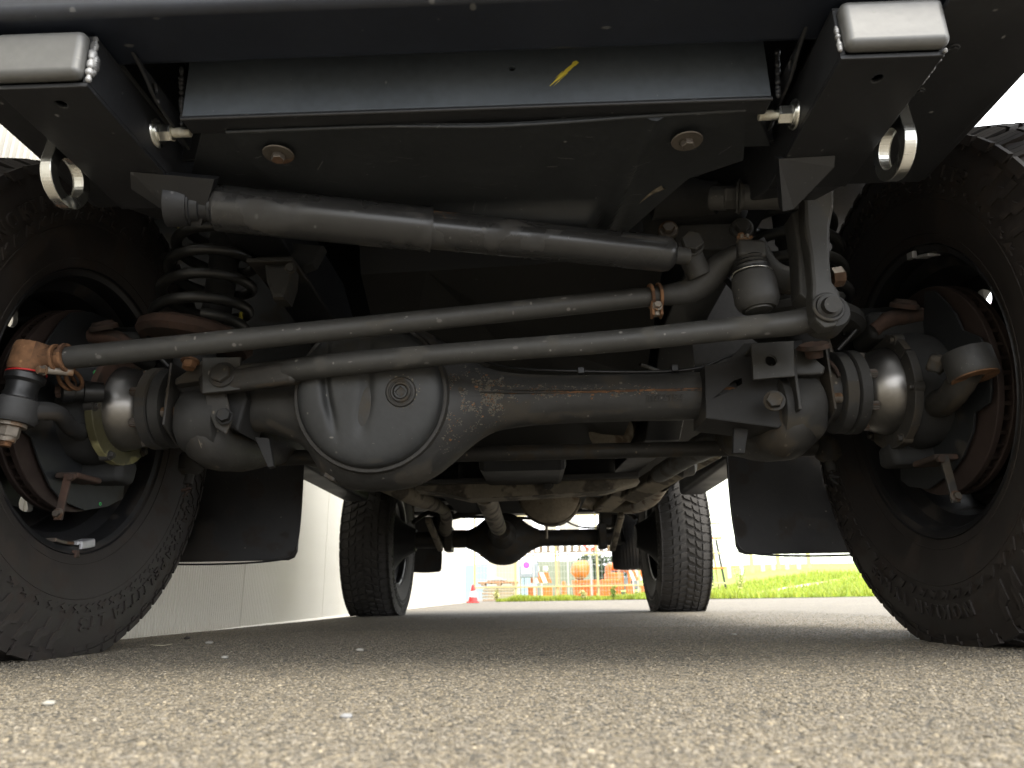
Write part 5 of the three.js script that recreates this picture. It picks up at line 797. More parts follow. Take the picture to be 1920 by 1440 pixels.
function wheel(s, z, spin, angles, front) {
  const p = part('wheel'), cx = s * 0.8225;
  const put = (g) => { const q = g.clone(); q.rotateX(spin); if (s < 0) q.rotateY(Math.PI); q.translate(cx, AY, z); return q; };
  const t = tg[s > 0 ? 1 : -1];
  const settle = (g) => { const q = put(g); const pos = q.attributes.position; for (let i = 0; i < pos.count; i++) { const y = pos.getY(i); if (y < 0.03) { const dz = Math.abs(pos.getZ(i) - z), k = sstep(0.03, -0.012, y); pos.setX(i, pos.getX(i) + (pos.getX(i) - cx) * 0.06 * k); if (y < 0.0006) pos.setY(i, 0.0006 + (y + 0.02) * 0.01); } } return q; };
  make('tyre', [settle(t.body), settle(t.tread), settle(t.relief)], front ? M.tyre : M.tyreDusty, p);
  const rg = rimGeoms(angles), fix = (g) => { const q = g.clone(); if (s < 0) q.scale(-1, 1, 1); if (s < 0) { const i = q.index; if (i) { for (let k = 0; k < i.count; k += 3) { const a = i.getX(k + 1); i.setX(k + 1, i.getX(k + 2)); i.setX(k + 2, a); } } else { for (const at of [q.attributes.position, q.attributes.normal]) for (let k = 0; k < at.count; k += 3) { const v = [at.getX(k + 1), at.getY(k + 1), at.getZ(k + 1)]; at.setXYZ(k + 1, at.getX(k + 2), at.getY(k + 2), at.getZ(k + 2)); at.setXYZ(k + 2, ...v); } } } q.translate(cx, AY, z); return q; };
  make('rim_barrel', fix(rg.barrel), M.rim, p); make('rim_disc', fix(rg.disc), M.rim, p);
  if (!front) return p;
  const arcBlock = (a0, a1, r, x0, x1, h, mat, name) => { const pts = []; for (let k = 0; k <= 8; k++) { const a = a0 + (a1 - a0) * k / 8; pts.push([r * Math.cos(a), r * Math.sin(a)]); } for (let k = 8; k >= 0; k--) { const a = a0 + (a1 - a0) * k / 8; pts.push([(r - h) * Math.cos(a), (r - h) * Math.sin(a)]); } return make(name, plateX(pts.map(([q, y]) => [q + z, y + AY]), Math.min(x0, x1), Math.abs(x1 - x0), [], 0.002), mat, p); };
  if (s < 0) { arcBlock(-1.86, -1.66, 0.2305, -0.716, -0.742, 0.006, M.lead, 'balance_weight'); arcBlock(-1.84, -1.68, 0.2375, -0.7185, -0.712, 0.013, M.lead, 'balance_weight'); arcBlock(-1.63, -1.42, 0.2305, -0.718, -0.738, 0.006, M.fastener, 'balance_weight'); arcBlock(-1.64, -1.6, 0.251, -0.7195, -0.708, 0.012, M.rustDark, 'weight_clip'); }
  else { arcBlock(1.15, 1.32, 0.2305, 0.716, 0.738, 0.005, M.lead, 'balance_weight'); arcBlock(1.30, 1.38, 0.239, 0.709, 0.718, 0.012, M.lead, 'balance_weight'); }
  return p;
}
const rad = (d) => d * Math.PI / 180;
const holesL = [74, 131, 187.5, 244, 301, 17.5].map(rad), holesR = [90.5, 150, 210, 270, 330, 30].map(rad);
wheel(-1, 0, -0.63, holesL, true); wheel(1, 0, 3.37, holesR, true);
wheel(-1, -2.922, 0.7, holesL, false); wheel(1, -2.922, 1.9, holesR, false);

// ---------------------------------------------------------------- the yard behind
const tan = flat(0.42, 0.36, 0.17, 0.6), orange = surface({ base: [0.62, 0.15, 0.02], vary: 0.2, grain: 0.1, rough: 0.55, dirt: [0.3, 0.12, 0.05, 0.6], bump: 0.001, seed: 51 }), grey = flat(0.16, 0.17, 0.18, 0.6), lightGrey = flat(0.42, 0.42, 0.41, 0.6), black = flat(0.02, 0.02, 0.02, 0.7);
{ // traffic cone by the end of the clad wall
  const c = [-1.5439, 0.0448, -17.5000], o = group('traffic_cone'); o.position.set(c[0], 0, c[2]); tag(o, 'small red and white banded traffic cone at the far end of the clad wall', 'traffic cone');
  const L = (r0, y0, r1, y1) => turned([[0, y0], [r0, y0], [r1, y1], [0, y1]], 28);
  make('base', [box(-0.15, 0.15, 0.002, 0.035, -0.15, 0.15, 0.02)], flat(0.5, 0.03, 0.03, 0.6), o);
  make('red_band', [L(0.12, 0.036, 0.098, 0.145), L(0.066, 0.285, 0.03, 0.44)], flat(0.6, 0.03, 0.03, 0.5), o);
  make('white_band', L(0.097, 0.146, 0.067, 0.284), flat(0.75, 0.75, 0.73, 0.5), o);
}
{ // mesh fence across the yard
  const f = group('mesh_fence'); tag(f, 'tall tan framed mesh fence across the yard behind the vehicle', 'fence');
  const z = -22.5, P = (x) => [-1.9204, 0.1497, -22.5000][0] + x; const xs = []; for (let i = 0; i < 6; i++) xs.push(P(i * 1.32));
  for (const x of xs) make('post', box(x - 0.032, x + 0.032, 0, 2.9, z - 0.03, z + 0.03, 0.008), tan, f);
  for (const y of [0.44, 1.42, 2.7]) make('crossbar', box(xs[0], xs[5], y - 0.022, y + 0.022, z + 0.031, z + 0.06, 0.006), tan, f);
  const w = []; for (let x = xs[0] + 0.1; x < xs[5]; x += 0.1) w.push(box(x - 0.0025, x + 0.0025, 0.05, 2.68, z - 0.003, z + 0.003, 0)); for (let y = 0.1; y < 2.7; y += 0.2) w.push(box(xs[0], xs[5], y - 0.0025, y + 0.0025, z + 0.0035, z + 0.008, 0));
  const m = make('mesh_wires', w, flat(0.5, 0.5, 0.47, 0.5), f); m.userData.kind = 'stuff';
}
{ // boxy notice on a grey cabinet
  const o = group('grey_cabinet'), a = [-0.5116, 0.8055, -25.0000], b = [0.1463, 1.2921, -25.0000]; o.position.set((a[0] + b[0]) / 2, 0, -25); tag(o, 'grey metal cabinet raised on a stand behind the fence', 'cabinet');
  const w = (b[0] - a[0]) / 2; make('cabinet_body', box(-w, w, a[1], b[1], -0.3, 0.0, 0.02), flat(0.22, 0.25, 0.29, 0.5), o); make('stand', [box(-w * 0.6, -w * 0.5, 0, a[1], -0.2, -0.12, 0), box(w * 0.5, w * 0.6, 0, a[1], -0.2, -0.12, 0)], grey, o);
  const s = group('parking_sign'), c = [-0.2429, 1.0778, -22.4000], r = 0.10303, hw = 0.16313, hh = 0.22323; s.position.set(c[0], 0, -22.4); tag(s, 'small white sign with a violet disc hung on the mesh fence', 'sign');
  make('sign_plate', box(-hw, hw, c[1] - hh, c[1] + hh, -0.01, 0, 0.003), flat(0.75, 0.74, 0.74, 0.5), s);
  make('sign_disc', along(turned([[0, 0], [r, 0], [r, 0.004], [0, 0.004]], 32), [0, c[1] + hh * 0.18, 0], [0, c[1] + hh * 0.18, 1]), flat(0.42, 0.06, 0.5, 0.5), s);
  make('disc_centre', [along(turned([[0, 0], [r * 0.55, 0], [r * 0.55, 0.003], [0, 0.003]], 32), [0, c[1] + hh * 0.18, 0.0045], [0, c[1] + hh * 0.18, 1])], flat(0.3, 0.10, 0.55, 0.5), s);
  make('sign_bar', box(-hw * 0.6, hw * 0.6, c[1] - hh * 0.72, c[1] - hh * 0.58, 0.0005, 0.003, 0), flat(0.3, 0.12, 0.4, 0.5), s);
}
function rack(px0, px1, label) {
  const o = group('ladder_rack'); tag(o, label, 'rack', 'slatted racks above the fence line'); const z = -26;
  const q = [px0, px1]; o.position.set(0, 0, z);
  make('rail', [box(q[0], q[1], 2.03, 2.09, -0.05, 0.05, 0.01), box(q[0], q[1], 1.70, 1.76, -0.05, 0.05, 0.01)], flat(0.20, 0.13, 0.07, 0.7), o);
  for (let x = q[0]; x <= q[1]; x += 0.27) make('slat', box(x - 0.06, x + 0.06, 1.765, 2.025, -0.03, 0.03, 0.01), flat(0.22, 0.15, 0.08, 0.7), o);
  make('leg', [box(q[0], q[0] + 0.05, 0, 1.695, -0.03, 0.03, 0), box(q[1] - 0.05, q[1], 0, 1.695, -0.03, 0.03, 0)], flat(0.3, 0.25, 0.15, 0.7), o);
  make('load', [box(q[0] + 0.1, q[0] + (q[1] - q[0]) * 0.36, 2.095, 2.9, -0.3, 0.3, 0.03), box(q[0] + (q[1] - q[0]) * 0.7, q[1] - 0.05, 2.095, 2.75, -0.3, 0.3, 0.03)], flat(0.36, 0.33, 0.28, 0.7), o);
  return o;
}
rack([-0.5379, 1.6590, -26.0000][0], [0.8127, 1.6359, -26.0000][0], 'brown slatted storage rack to the left behind the mesh fence');
rack([0.8920, 1.6345, -26.0000][0], [3.1458, 1.5959, -26.0000][0], 'brown slatted storage rack to the right behind the mesh fence');
{
  const o = group('round_road_sign'), c = [2.0395, 1.9829, -25.2000], R = 0.27069; o.position.set(c[0], 0, -25.2); tag(o, 'round white road sign with a thick red rim standing behind the fence', 'road sign');
  make('sign_face', along(turned([[0, 0], [R, 0], [R, 0.02], [0, 0.02]], 40), [0, c[1], 0], [0, c[1], 1]), flat(0.75, 0.75, 0.74, 0.5), o);
  make('sign_rim', along(turned([[R * 0.68, 0], [R * 1.02, 0], [R * 1.02, 0.012], [R * 0.68, 0.012], [R * 0.68, 0]], 40), [0, c[1], 0.0205], [0, c[1], 1]), flat(0.65, 0.07, 0.03, 0.5), o);
  make('post', bar([0, 0, -0.03], [0, c[1] + R, -0.03], 0.03), grey, o);
}
function barrier(c0, c1, z, label) { // striped board on two orange feet
  const o = group('barrier_board'); o.position.set(c0, 0, z); tag(o, label, 'barrier'); const w = c1 - c0;
  const y0 = 0.62, y1 = 0.98, n = 5, st = (i, m) => plateZ([[w * i / n, y0], [w * (i + 1) / n, y0], [Math.max(0, w * (i + 1) / n - 0.14), y1], [Math.max(0, w * i / n - 0.14), y1]], 0, 0.03, [], 0);
  make('orange_stripe', [0, 2, 4].map((i) => st(i)), orange, o); make('white_stripe', [1, 3].map((i) => st(i)), flat(0.74, 0.73, 0.7, 0.5), o);
  make('foot', [box(-0.1, w * 0.3, 0.0, 0.5, -0.25, 0.05, 0.05), box(w * 0.55, w, 0.0, 0.5, -0.25, 0.05, 0.05)], orange, o);
  make('upright', [box(w * 0.2, w * 0.24, 0.005, 0.619, 0.055, 0.085, 0), box(w * 0.5, w * 0.54, 0.005, 0.619, 0.055, 0.085, 0)], flat(0.7, 0.68, 0.64, 0.5), o);
  make('warning_lamp', [rod([w * 0.3, y1 + 0.01, 0.01], [w * 0.3, y1 + 0.22, 0.01], [[0, 0.05], [0.3, 0.09], [1, 0.08]], 16), rod([w * 0.72, y1 + 0.01, 0.01], [w * 0.72, y1 + 0.22, 0.01], [[0, 0.05], [0.3, 0.09], [1, 0.08]], 16)], flat(0.7, 0.66, 0.58, 0.5), o);
}
barrier([-0.1428, 0.4970, -25.5000][0], [0.6270, 0.4849, -25.5000][0], -25.5, 'orange and white striped barrier board with lamps behind the fence');
{ // stacked orange skip, two posts, and a digger
  const s = group('orange_skip'), a = [1.4593, 0.3342, -26.5000], b = [2.3530, 0.7233, -26.5000]; s.position.set(a[0], 0, -26.5); tag(s, 'orange ribbed skip between the fence posts, behind the mesh', 'skip'); const w = b[0] - a[0];
  make('skip_body', plateZ([[0.06, 0.12], [w - 0.06, 0.12], [w, b[1]], [0, b[1]]], -1.2, 1.2, [], 0.02), orange, s);
  for (let i = 0; i < 7; i++) make('rib', box(0.08 + (w - 0.2) * i / 6, 0.13 + (w - 0.2) * i / 6, 0.14, b[1] - 0.08, 0.001, 0.05, 0.01), orange, s);
  make('skid', box(0.08, w - 0.08, 0.0, 0.115, -1.1, -0.1, 0.01), grey, s);
  for (const [px, k] of [[[0.9817, 0.1411, -23.5000][0], 'narrow orange bollard left of the orange skip'], [[0.9069, 0.1597, -29.0000][0], 'narrow orange bollard farther back behind the fence']]) { const o = group('orange_bollard'); o.position.set(px, 0, k.includes('farther') ? -29 : -23.5); tag(o, k, 'bollard'); make('bollard_body', rod([0, 0.03, 0], [0, 0.62, 0], [[0, 0.09], [0.9, 0.07], [1, 0.04]], 20), orange, o); make('bollard_foot', box(-0.14, 0.14, 0, 0.05, -0.14, 0.14, 0.02), black, o); }
  const d = group('orange_digger'), c = [3.3375, 0.2323, -27.0000]; d.position.set(c[0], 0, -27); tag(d, 'orange compact digger with its boom folded, behind the right of the fence', 'digger');
  make('cab_body', [box(-0.62, 0.0, 0.34, 0.98, -0.7, 0.5, 0.06)], orange, d);
  make('boom', [lumpy(taperTube([[-0.55, 0.85, 0.3], [-0.5, 1.16, 0.3], [0.0, 1.13, 0.3], [0.62, 0.86, 0.3]], [0.11, 0.15, 0.12, 0.08], 30, 8), 0, 1), box(0.18, 0.27, 0.30, 1.10, 0.2, 0.4, 0.01)], orange, d);
  make('track', [plateZ([[-0.7, 0.08], [-0.6, 0], [0.75, 0], [0.85, 0.08], [0.82, 0.26], [-0.66, 0.28]], 0.3, 0.25, [], 0.02), plateZ([[-0.7, 0.08], [-0.6, 0], [0.75, 0], [0.85, 0.08], [0.82, 0.26], [-0.66, 0.28]], -0.6, 0.25, [], 0.02)], black, d);
  make('engine_grille', [box(0.02, 0.16, 0.36, 0.82, -0.5, 0.44, 0.02), box(0.3, 0.62, 0.36, 0.74, -0.5, 0.44, 0.02)], grey, d);
  make('blade', plateZ([[-0.98, 0.05], [-0.78, 0.02], [-0.74, 0.36], [-0.95, 0.4]], 0.1, 0.6, [], 0.02), orange, d);
}
{
  const k = group('orange_crate'), a = [2.3100, 0.1945, -24.5000], b = [2.9819, 0.6817, -24.5000]; k.position.set(a[0], 0, -24.5); tag(k, 'square orange plastic crate between the skip and the digger', 'crate'); const w = b[0] - a[0], h = b[1];
  make('crate_body', box(0, w, 0.08, h, -0.6, 0, 0.03), orange, k); for (let i = 0; i < 5; i++) make('rib', box(w * (0.08 + 0.19 * i), w * (0.14 + 0.19 * i), 0.12, h - 0.06, 0.001, 0.03, 0.008), orange, k); make('foot', [box(0.03, 0.13, 0, 0.079, -0.55, -0.05, 0), box(w - 0.13, w - 0.03, 0, 0.079, -0.55, -0.05, 0)], black, k);
  barrier([3.2169, 0.4207, -24.0000][0], [3.7931, 0.4116, -24.0000][0], -24, 'orange and white striped barrier board beside the rear right tyre');
  [[1001, 'thin pale pole beside the barrier board'], [1109, 'thin pale pole before the orange skip'], [1066, 'thin pale pole left of the orange skip']].forEach(([, label], i) => { const x = [[-0.0209, 0.4623, -23.4000][0], [1.8904, 0.4322, -23.4000][0], [1.1306, 0.4442, -23.4000][0]][i], o = group('thin_pole'); o.position.set(x, 0, -23.4); tag(o, label, 'pole'); make('pole_tube', bar([0, 0.02, 0], [0, 2.6, 0], 0.028), lightGrey, o); make('pole_foot', box(-0.12, 0.12, 0, 0.06, -0.12, 0.12, 0.02), grey, o); });
  const m = group('orange_mixer'), c = [1.9335, 1.0124, -30.0000]; m.position.set(c[0], 0, -30); tag(m, 'orange cement mixer far behind the orange skip', 'mixer'); make('drum', rod([-0.3, 1.0, 0], [0.35, 1.45, 0], [[0, 0.2], [0.35, 0.38], [0.6, 0.38], [1, 0.2]], 24), orange, m); make('leg', [bar([-0.35, 0, 0.2], [0, 1.1, 0], 0.04), bar([0.35, 0, 0.2], [0, 1.1, 0], 0.04), bar([0, 0, -0.4], [0, 1.1, 0], 0.04)], black, m);
}
{ // low stacks on the left of the yard and the pale shed behind them
  const pl = group('pallet_stack'), a = [-1.9000, 0.1173, -24.0000], b = [-0.5489, 0.5501, -24.0000]; pl.position.set(a[0], 0, -24); tag(pl, 'low weathered stack of boards and pallets behind the fence, left side', 'pallets'); const w = b[0] - a[0];
  for (let i = 0; i < 5; i++) make('board', box(rr(0, 0.15), w - rr(0, 0.2), 0.02 + i * 0.105, 0.10 + i * 0.105, -0.8, 0, 0.01), flat(0.36 - 0.03 * (i % 2), 0.27, 0.19, 0.8), pl);
  make('block', [0.1, 0.5, 0.9].map((t) => box(w * t - 0.08, w * t + 0.08, 0.535, 0.60, -0.8, 0, 0.01)), flat(0.33, 0.22, 0.14, 0.8), pl); make('top_board', box(-0.05, w, 0.605, 0.66, -0.8, 0, 0.01), flat(0.42, 0.22, 0.12, 0.8), pl);
  make('rubble', lumpy(new THREE.SphereGeometry(0.3, 20, 12).scale(1.2, 0.28, 0.8).translate(w * 0.42, 0.70, -0.4), 0.05, 12), flat(0.25, 0.24, 0.2, 0.9), pl);
  const sh = group('pale_shed'), c = [-2.2415, 0.6629, -34.0000], e = [-0.8572, 2.6816, -34.0000]; sh.position.set(c[0], 0, -34); tag(sh, 'pale beige rendered shed with a flat roof at the back of the yard', 'building');
  make('wall', box(0, e[0] - c[0], 0, e[1] + 0.8, -4, 0, 0.02), flat(0.46, 0.41, 0.32, 0.8), sh); make('roof', box(-0.15, e[0] - c[0] + 0.15, e[1] + 0.805, e[1] + 0.95, -4.1, 0.15, 0.02), grey, sh); make('door', box(0.45, 1.25, 0.0, 2.0, 0.002, 0.04, 0.01), flat(0.34, 0.3, 0.24, 0.7), sh);
  const g = group('shipping_container'), u = [0.1445, 0.7816, -44.0000]; g.position.set(u[0], 0, -44); tag(g, 'low grey green container at the far end of the yard', 'container'); make('container_body', box(0, 3.4, 0.1, 2.3, -2.4, 0, 0.02), flat(0.2, 0.21, 0.17, 0.6), g); for (let i = 0; i < 16; i++) make('corrugation', box(0.08 + i * 0.21, 0.18 + i * 0.21, 0.25, 2.15, 0.001, 0.04, 0.01), flat(0.19, 0.2, 0.16, 0.6), g); make('corner_post', [box(-0.03, 0.07, 0, 2.35, 0.0, 0.06, 0), box(3.33, 3.43, 0, 2.35, 0.0, 0.06, 0)], grey, g);
}
{ // hills beyond the town
  const P = [], I = [], n = 120; const m = flat(0.10, 0.15, 0.16, 0.95);
  const rows = [[-520, 0], [-560, 14], [-640, 1], [-760, 1.18], [-860, 0]];
  for (let j = 0; j < rows.length; j++) for (let i = 0; i <= n; i++) { const x = -420 + 840 * i / n; const h = j === 0 ? -1 : j === 1 ? 6 : rows[j][1] * (16 + 22 * fbm(i / n, 0.3, 5, 5, 61)); P.push(x, j === 4 ? -1 : h, rows[j][0]); }
  for (let j = 0; j + 1 < rows.length; j++) for (let i = 0; i < n; i++) { const a = j * (n + 1) + i; I.push(a, a + 1, a + n + 1, a + 1, a + n + 2, a + n + 1); }
  const g = new THREE.BufferGeometry(); g.setAttribute('position', new THREE.Float32BufferAttribute(P, 3)); g.setIndex(I); const h = make('hills', g, m); tag(h, 'low bluish wooded hills on the horizon', 'hills', null, 'structure');
  const bush = group('yard_tree'), b = [5.0832, 2.2333, -60.0000]; bush.position.set(b[0], 0, -60); tag(bush, 'rounded green tree far behind the orange skip', 'tree');
  make('trunk', taperTube([[0, 0, 0], [0.1, 1.2, 0], [0, 2.6, 0]], [0.18, 0.13, 0.06], 12, 8), flat(0.1, 0.07, 0.05, 0.9), bush);
  const lf = []; for (let i = 0; i < 2600; i++) { const u = rr(-1, 1), a = rr(0, 6.283), k = Math.cbrt(rnd()) * (0.8 + 0.35 * vnoise(a * 2 + 9, u * 3 + 9, 64, 5)), q = new THREE.PlaneGeometry(0.22, 0.14); q.rotateX(rr(0, 3)); q.rotateY(rr(0, 6)); q.translate(2.6 * k * Math.sqrt(1 - u * u) * Math.cos(a), 2.2 + 1.5 * k * u, 1.8 * k * Math.sqrt(1 - u * u) * Math.sin(a)); lf.push(q); }
  make('crown', lf, flat(0.06, 0.09, 0.04, 0.8), bush);
}
// ---- right: grassy bank with a path, posts, long white hall
function bankY(x, z) { // rises away from the asphalt edge and towards the right
  const e = -17.2 + 0.0 * x, d = Math.max(0, e - z); const edge = sstep(2.0, 6.0, x) ;
  return Math.max(0, Math.min(1.5, d * 0.085 * (0.12 + 0.88 * sstep(4.5, 10.5, x)))) * edge + 0.012;
}
{
  const xs = [], zs = [], P = [], U = [], I = []; for (let x = -1.3; x <= 40; x += 0.5) xs.push(x); for (let z = -17.2; z >= -60; z -= 0.7) zs.push(z);
  const edgeZ = (x, z) => { const t = sstep(2.5, 5, x); return z - (1 - t) * 5.2; };
  for (const z of zs) for (const x of xs) { const zz = edgeZ(x, z); P.push(x, bankY(x, zz) , zz); U.push(x / 0.5, zz / 0.5); }
  for (let j = 0; j + 1 < zs.length; j++) for (let i = 0; i + 1 < xs.length; i++) { const a = j * xs.length + i; I.push(a, a + 1, a + xs.length, a + 1, a + xs.length + 1, a + xs.length); }
  const g = new THREE.BufferGeometry(); g.setAttribute('position', new THREE.Float32BufferAttribute(P, 3)); g.setAttribute('uv', new THREE.Float32BufferAttribute(U, 2)); g.setIndex(I); g.computeVertexNormals();
  const turf = surface({ base: [0.16, 0.26, 0.03], vary: 0.4, grain: 0.3, rough: 0.9, dirt: [0.22, 0.27, 0.06, 0.55], bump: 0.004, seed: 52 });
  const m = new THREE.Mesh(g, turf); m.name = 'grass_bank'; m.receiveShadow = true; tag(m, 'bright green grassy bank along the far right edge of the yard', 'bank', null, 'structure'); scene.add(m);
  // path that climbs the bank
  const c = [[4.8531, 0.1798, -19.2000], [6.3896, 0.2967, -20.2000], [8.4378, 0.4734, -21.6000], [11.3111, 0.7474, -23.6000], [14.7302, 0.9810, -26.0000]], pp = [], pi = [];
  c.forEach(([x, , z], i) => { const y = bankY(x, z) + 0.03, y2 = bankY(x + 0.2, z - 0.9) + 0.03; pp.push(x, y, z, x + 0.2, y2, z - 0.9); if (i) { const a = i * 2 - 2; pi.push(a, a + 2, a + 1, a + 1, a + 2, a + 3); } });
  const pg = new THREE.BufferGeometry(); pg.setAttribute('position', new THREE.Float32BufferAttribute(pp, 3)); pg.setIndex(pi); const pm = make('path', pg, flat(0.40, 0.36, 0.26, 0.9)); tag(pm, 'pale trodden path slanting up across the grassy bank', 'path', null, 'structure');
  const blade = new THREE.BufferGeometry(); blade.setAttribute('position', new THREE.Float32BufferAttribute([-0.012, 0, 0, 0.012, 0, 0, 0.006, 0.55, 0.03, -0.012, 0, 0, 0.006, 0.55, 0.03, -0.003, 0.6, 0.04, 0.006, 0.55, 0.03, 0.02, 1, 0.14, -0.003, 0.6, 0.04], 3)); blade.computeVertexNormals();
  const N = 60000, im = new THREE.InstancedMesh(blade, new THREE.MeshPhysicalMaterial({ color: 0xffffff, roughness: 0.6, transmission: 0.3, thickness: 0 }), N), m4 = new THREE.Matrix4(), q = new THREE.Quaternion(), e = new THREE.Euler(), col = new THREE.Color();
  for (let i = 0; i < N; i++) {
    const right = rnd() < 0.72; let x = right ? rr(2.5, 20) : rr(-1.2, 5.0), z = right ? -17.25 - 9 * rnd() ** 1.3 : -21.9 - rr(0, 0.9); if (right && x < 5) z -= (1 - sstep(2.5, 5, x)) * 5.2;
    const onPath = right && c.some(([a, , b], k) => k && x > c[k - 1][0] && x < a + 0.2 && (() => { const t = (x - c[k - 1][0]) / (a - c[k - 1][0]), zc = c[k - 1][2] + (b - c[k - 1][2]) * t; return z < zc + 0.02 && z > zc - 0.9; })());
    const h = onPath ? 0.02 : right ? rr(0.05, 0.16) * (0.8 + 1.1 * vnoise(x * 1.3 + 50, z + 90, 512, 8)) : rr(0.05, 0.2) * (0.25 + 1.1 * vnoise(x * 2 + 50, 3, 512, 9));
    e.set(rr(-0.3, 0.3), rr(0, 6.28), rr(-0.3, 0.3)); q.setFromEuler(e); m4.compose(new THREE.Vector3(x, bankY(x, z), z), q, new THREE.Vector3(1.6, h, h)); im.setMatrixAt(i, m4);
    const d = rnd(), l = 0.7 + 0.6 * rnd(); col.setRGB((0.24 + 0.12 * d) * l, (0.33 + 0.06 * d) * l, 0.03 * l); im.setColorAt(i, col);
  }
  im.name = 'grass_blades'; im.castShadow = im.receiveShadow = true; tag(im, 'bright green grass growing on the bank and along the fence foot', 'grass', null, 'stuff'); scene.add(im);
  // taller weeds, one plant each
  const weed = (x, z, h, label, fl) => { const w = group('weed_plant'); w.position.set(x, bankY(x, z) - 0.01, z); tag(w, label, 'plant'); const st = [], le = []; for (let i = 0; i < 9; i++) { const a = rr(0, 6.28), r = rr(0.05, 0.28) * h, t = [r * Math.cos(a), h * rr(0.55, 1), r * Math.sin(a)]; st.push(tube([[0, 0, 0], [t[0] * 0.4, t[1] * 0.55, t[2] * 0.4], t], 0.006, 8, 5)); for (let k = 0; k < 14; k++) { const u = rr(0.25, 1), g2 = new THREE.PlaneGeometry(0.07, 0.03); g2.rotateX(rr(0, 3)); g2.rotateY(rr(0, 6)); g2.translate(t[0] * u + rr(-0.05, 0.05), t[1] * u, t[2] * u + rr(-0.05, 0.05)); le.push(g2); } } make('stem', st, flat(0.14, 0.2, 0.04, 0.8), w); make('leaf', le, fl ? flat(0.5, 0.48, 0.2, 0.8) : flat(0.14, 0.22, 0.03, 0.8), w); };
  weed([4.6314, 0.3125, -18.5000][0], -18.5, 0.9, 'tall wispy weed right behind the rear right tyre', true); weed([6.1031, 0.5581, -21.0000][0], -21, 1.0, 'tall pale weed standing before the row of grey posts', true); weed([2.4586, 0.2413, -22.0000][0], -22, 0.45, 'leafy weed in front of the orange digger', false); weed([-1.2082, 0.2661, -22.0000][0], -22, 0.4, 'yellowish weed before the pallet stack', true); weed([1.5441, 0.2235, -22.0000][0], -22, 0.35, 'pale flowering weed before the orange skip', true);
  const posts = group('post_fence'); tag(posts, 'row of slim grey metal fence posts at the top of the bank', 'fence'); const pz = -30;
  [[8.1918, 0.8674, -30.0000][0], [8.7245, 0.8588, -30.0000][0], [9.1680, 0.8516, -30.0000][0], [9.6111, 0.8444, -30.0000][0], [10.0537, 0.8372, -30.0000][0], [10.2749, 0.8336, -30.0000][0], [10.6285, 0.8279, -30.0000][0], [11.1143, 0.8200, -30.0000][0], [11.5556, 0.8129, -30.0000][0]].forEach((x, i) => { make('post', box(x - 0.07, x + 0.07, bankY(x, pz) - 0.1, 2.6, pz - 0.05, pz + 0.05, 0.01), i % 3 === 2 ? tan : lightGrey, posts); });
  const hall = group('white_hall'), a = [9.5445, 0.6024, -42.0000]; hall.position.set(a[0], 0, -42); tag(hall, 'long plain white industrial hall beyond the grassy bank', 'building');
  make('wall', box(0, 60, 0, 13, -30, 0, 0), flat(0.74, 0.73, 0.70, 0.7), hall); for (let i = 0; i < 24; i++) make('wall_joint', box(0.5 + i * 2.4, 0.54 + i * 2.4, 0.05, 12.9, 0.002, 0.05, 0), flat(0.5, 0.5, 0.49, 0.6), hall); make('window', box(2.6, 4.2, 6.0, 6.9, 0.003, 0.08, 0.01), flat(0.3, 0.33, 0.36, 0.3), hall); make('plinth', box(-0.02, 60.02, 0, 0.9, 0.0035, 0.06, 0.0), flat(0.4, 0.4, 0.38, 0.8), hall);
  const sc = group('scaffold_stack'), s0 = [5.7512, 0.2076, -24.0000], s1 = [6.4619, 2.5044, -24.0000]; sc.position.set(s0[0], 0.2, -24); tag(sc, 'leaning stack of orange and black scaffold frames beside the rear right tyre', 'scaffold'); const sw = s1[0] - s0[0], sh = s1[1];
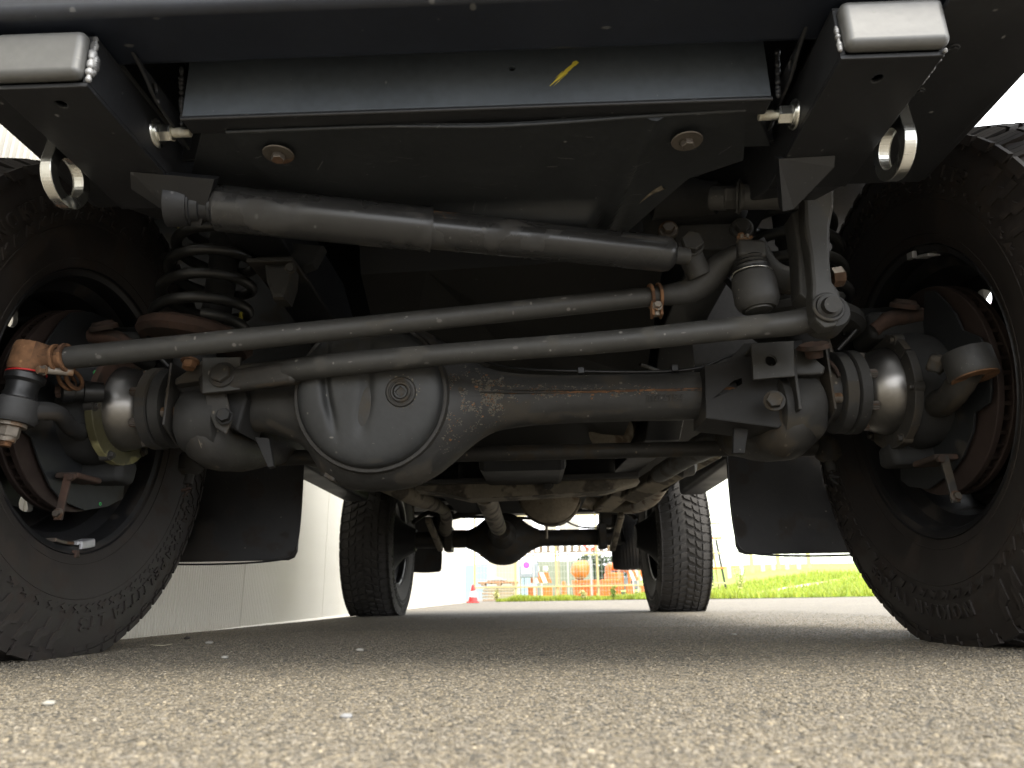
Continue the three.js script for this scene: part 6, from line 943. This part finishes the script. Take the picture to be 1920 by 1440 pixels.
  for (let i = 0; i < 4; i++) make('frame_post', bar([sw * i / 3 + 0.05, 0, -0.05 * i], [sw * i / 3 * 0.8, sh * (1 - 0.1 * i), -0.05 * i], 0.035), i % 2 ? black : tan, sc); for (let i = 0; i < 5; i++) make('crossbar', box(0, sw, 0.25 + i * 0.5, 0.31 + i * 0.5, 0.04, 0.1, 0.01), i % 2 ? orange : tan, sc); make('board', box(0.12, 0.36, 0.3, sh * 0.75, -0.2, -0.1, 0.01), black, sc);
}
// ---------------------------------------------------------------- small things lying on the asphalt
function pebble(px, label, r, mat) { const [x, , z] = px, g = lumpy(new THREE.IcosahedronGeometry(r, 2).scale(1.3, 0.55, 1), r * 0.18, 1.2 / r); const m = make('pebble', g, mat); m.position.set(x, groundY(x, z) + r * 0.42, z); tag(m, label, 'pebble'); }
const pale = flat(0.27, 0.255, 0.22, 0.7);
pebble([-0.6092, -0.0120, -0.3228], 'white pebble on the asphalt right of the front left tyre, left of the others', 0.0058, pale);
pebble([-0.2344, 0.0000, -0.0379], 'white pebble on the asphalt just below the rear left tyre in view', 0.0052, pale);
pebble([-0.4065, -0.0040, 0.0784], 'small grey white pebble nearer than the one beside the front left tyre', 0.0042, flat(0.27, 0.26, 0.23, 0.7));
pebble([-0.3442, 0.0000, 0.5651], 'flat white stone on the near asphalt at the left', 0.0042, pale);
pebble([-0.0793, 0.0000, 0.6481], 'bluish grey stone on the near asphalt, below the differential', 0.0034, flat(0.2, 0.2, 0.2, 0.7));
pebble([0.4532, 0.0000, -0.3622], 'pale stone on the shaded asphalt below the right mud flap', 0.0042, pale);
pebble([-0.7520, -0.0200, -0.5275], 'dark crumb of dirt by the foot of the clad wall', 0.006, flat(0.03, 0.025, 0.02, 0.9));
{ const c = [-0.6600, -0.0120, -0.2311], m = make('dry_leaf', (() => { const g = plateY([[-0.02, 0], [-0.008, 0.007], [0.006, 0.005], [0.021, 0.001], [0.008, -0.006], [-0.01, -0.006]], 0, 0.0012, [], 0); const p = g.attributes.position; for (let i = 0; i < p.count; i++) p.setY(i, p.getY(i) + 6 * p.getX(i) ** 2 + 12 * p.getZ(i) ** 2); g.computeVertexNormals(); return g; })(), flat(0.26, 0.23, 0.16, 0.8)); m.position.set(c[0], groundY(c[0], c[2]) + 0.002, c[2]); m.rotation.y = 0.1; tag(m, 'curled dry leaf on the asphalt beside the front left tyre', 'leaf'); }

renderer.render(scene, camera);
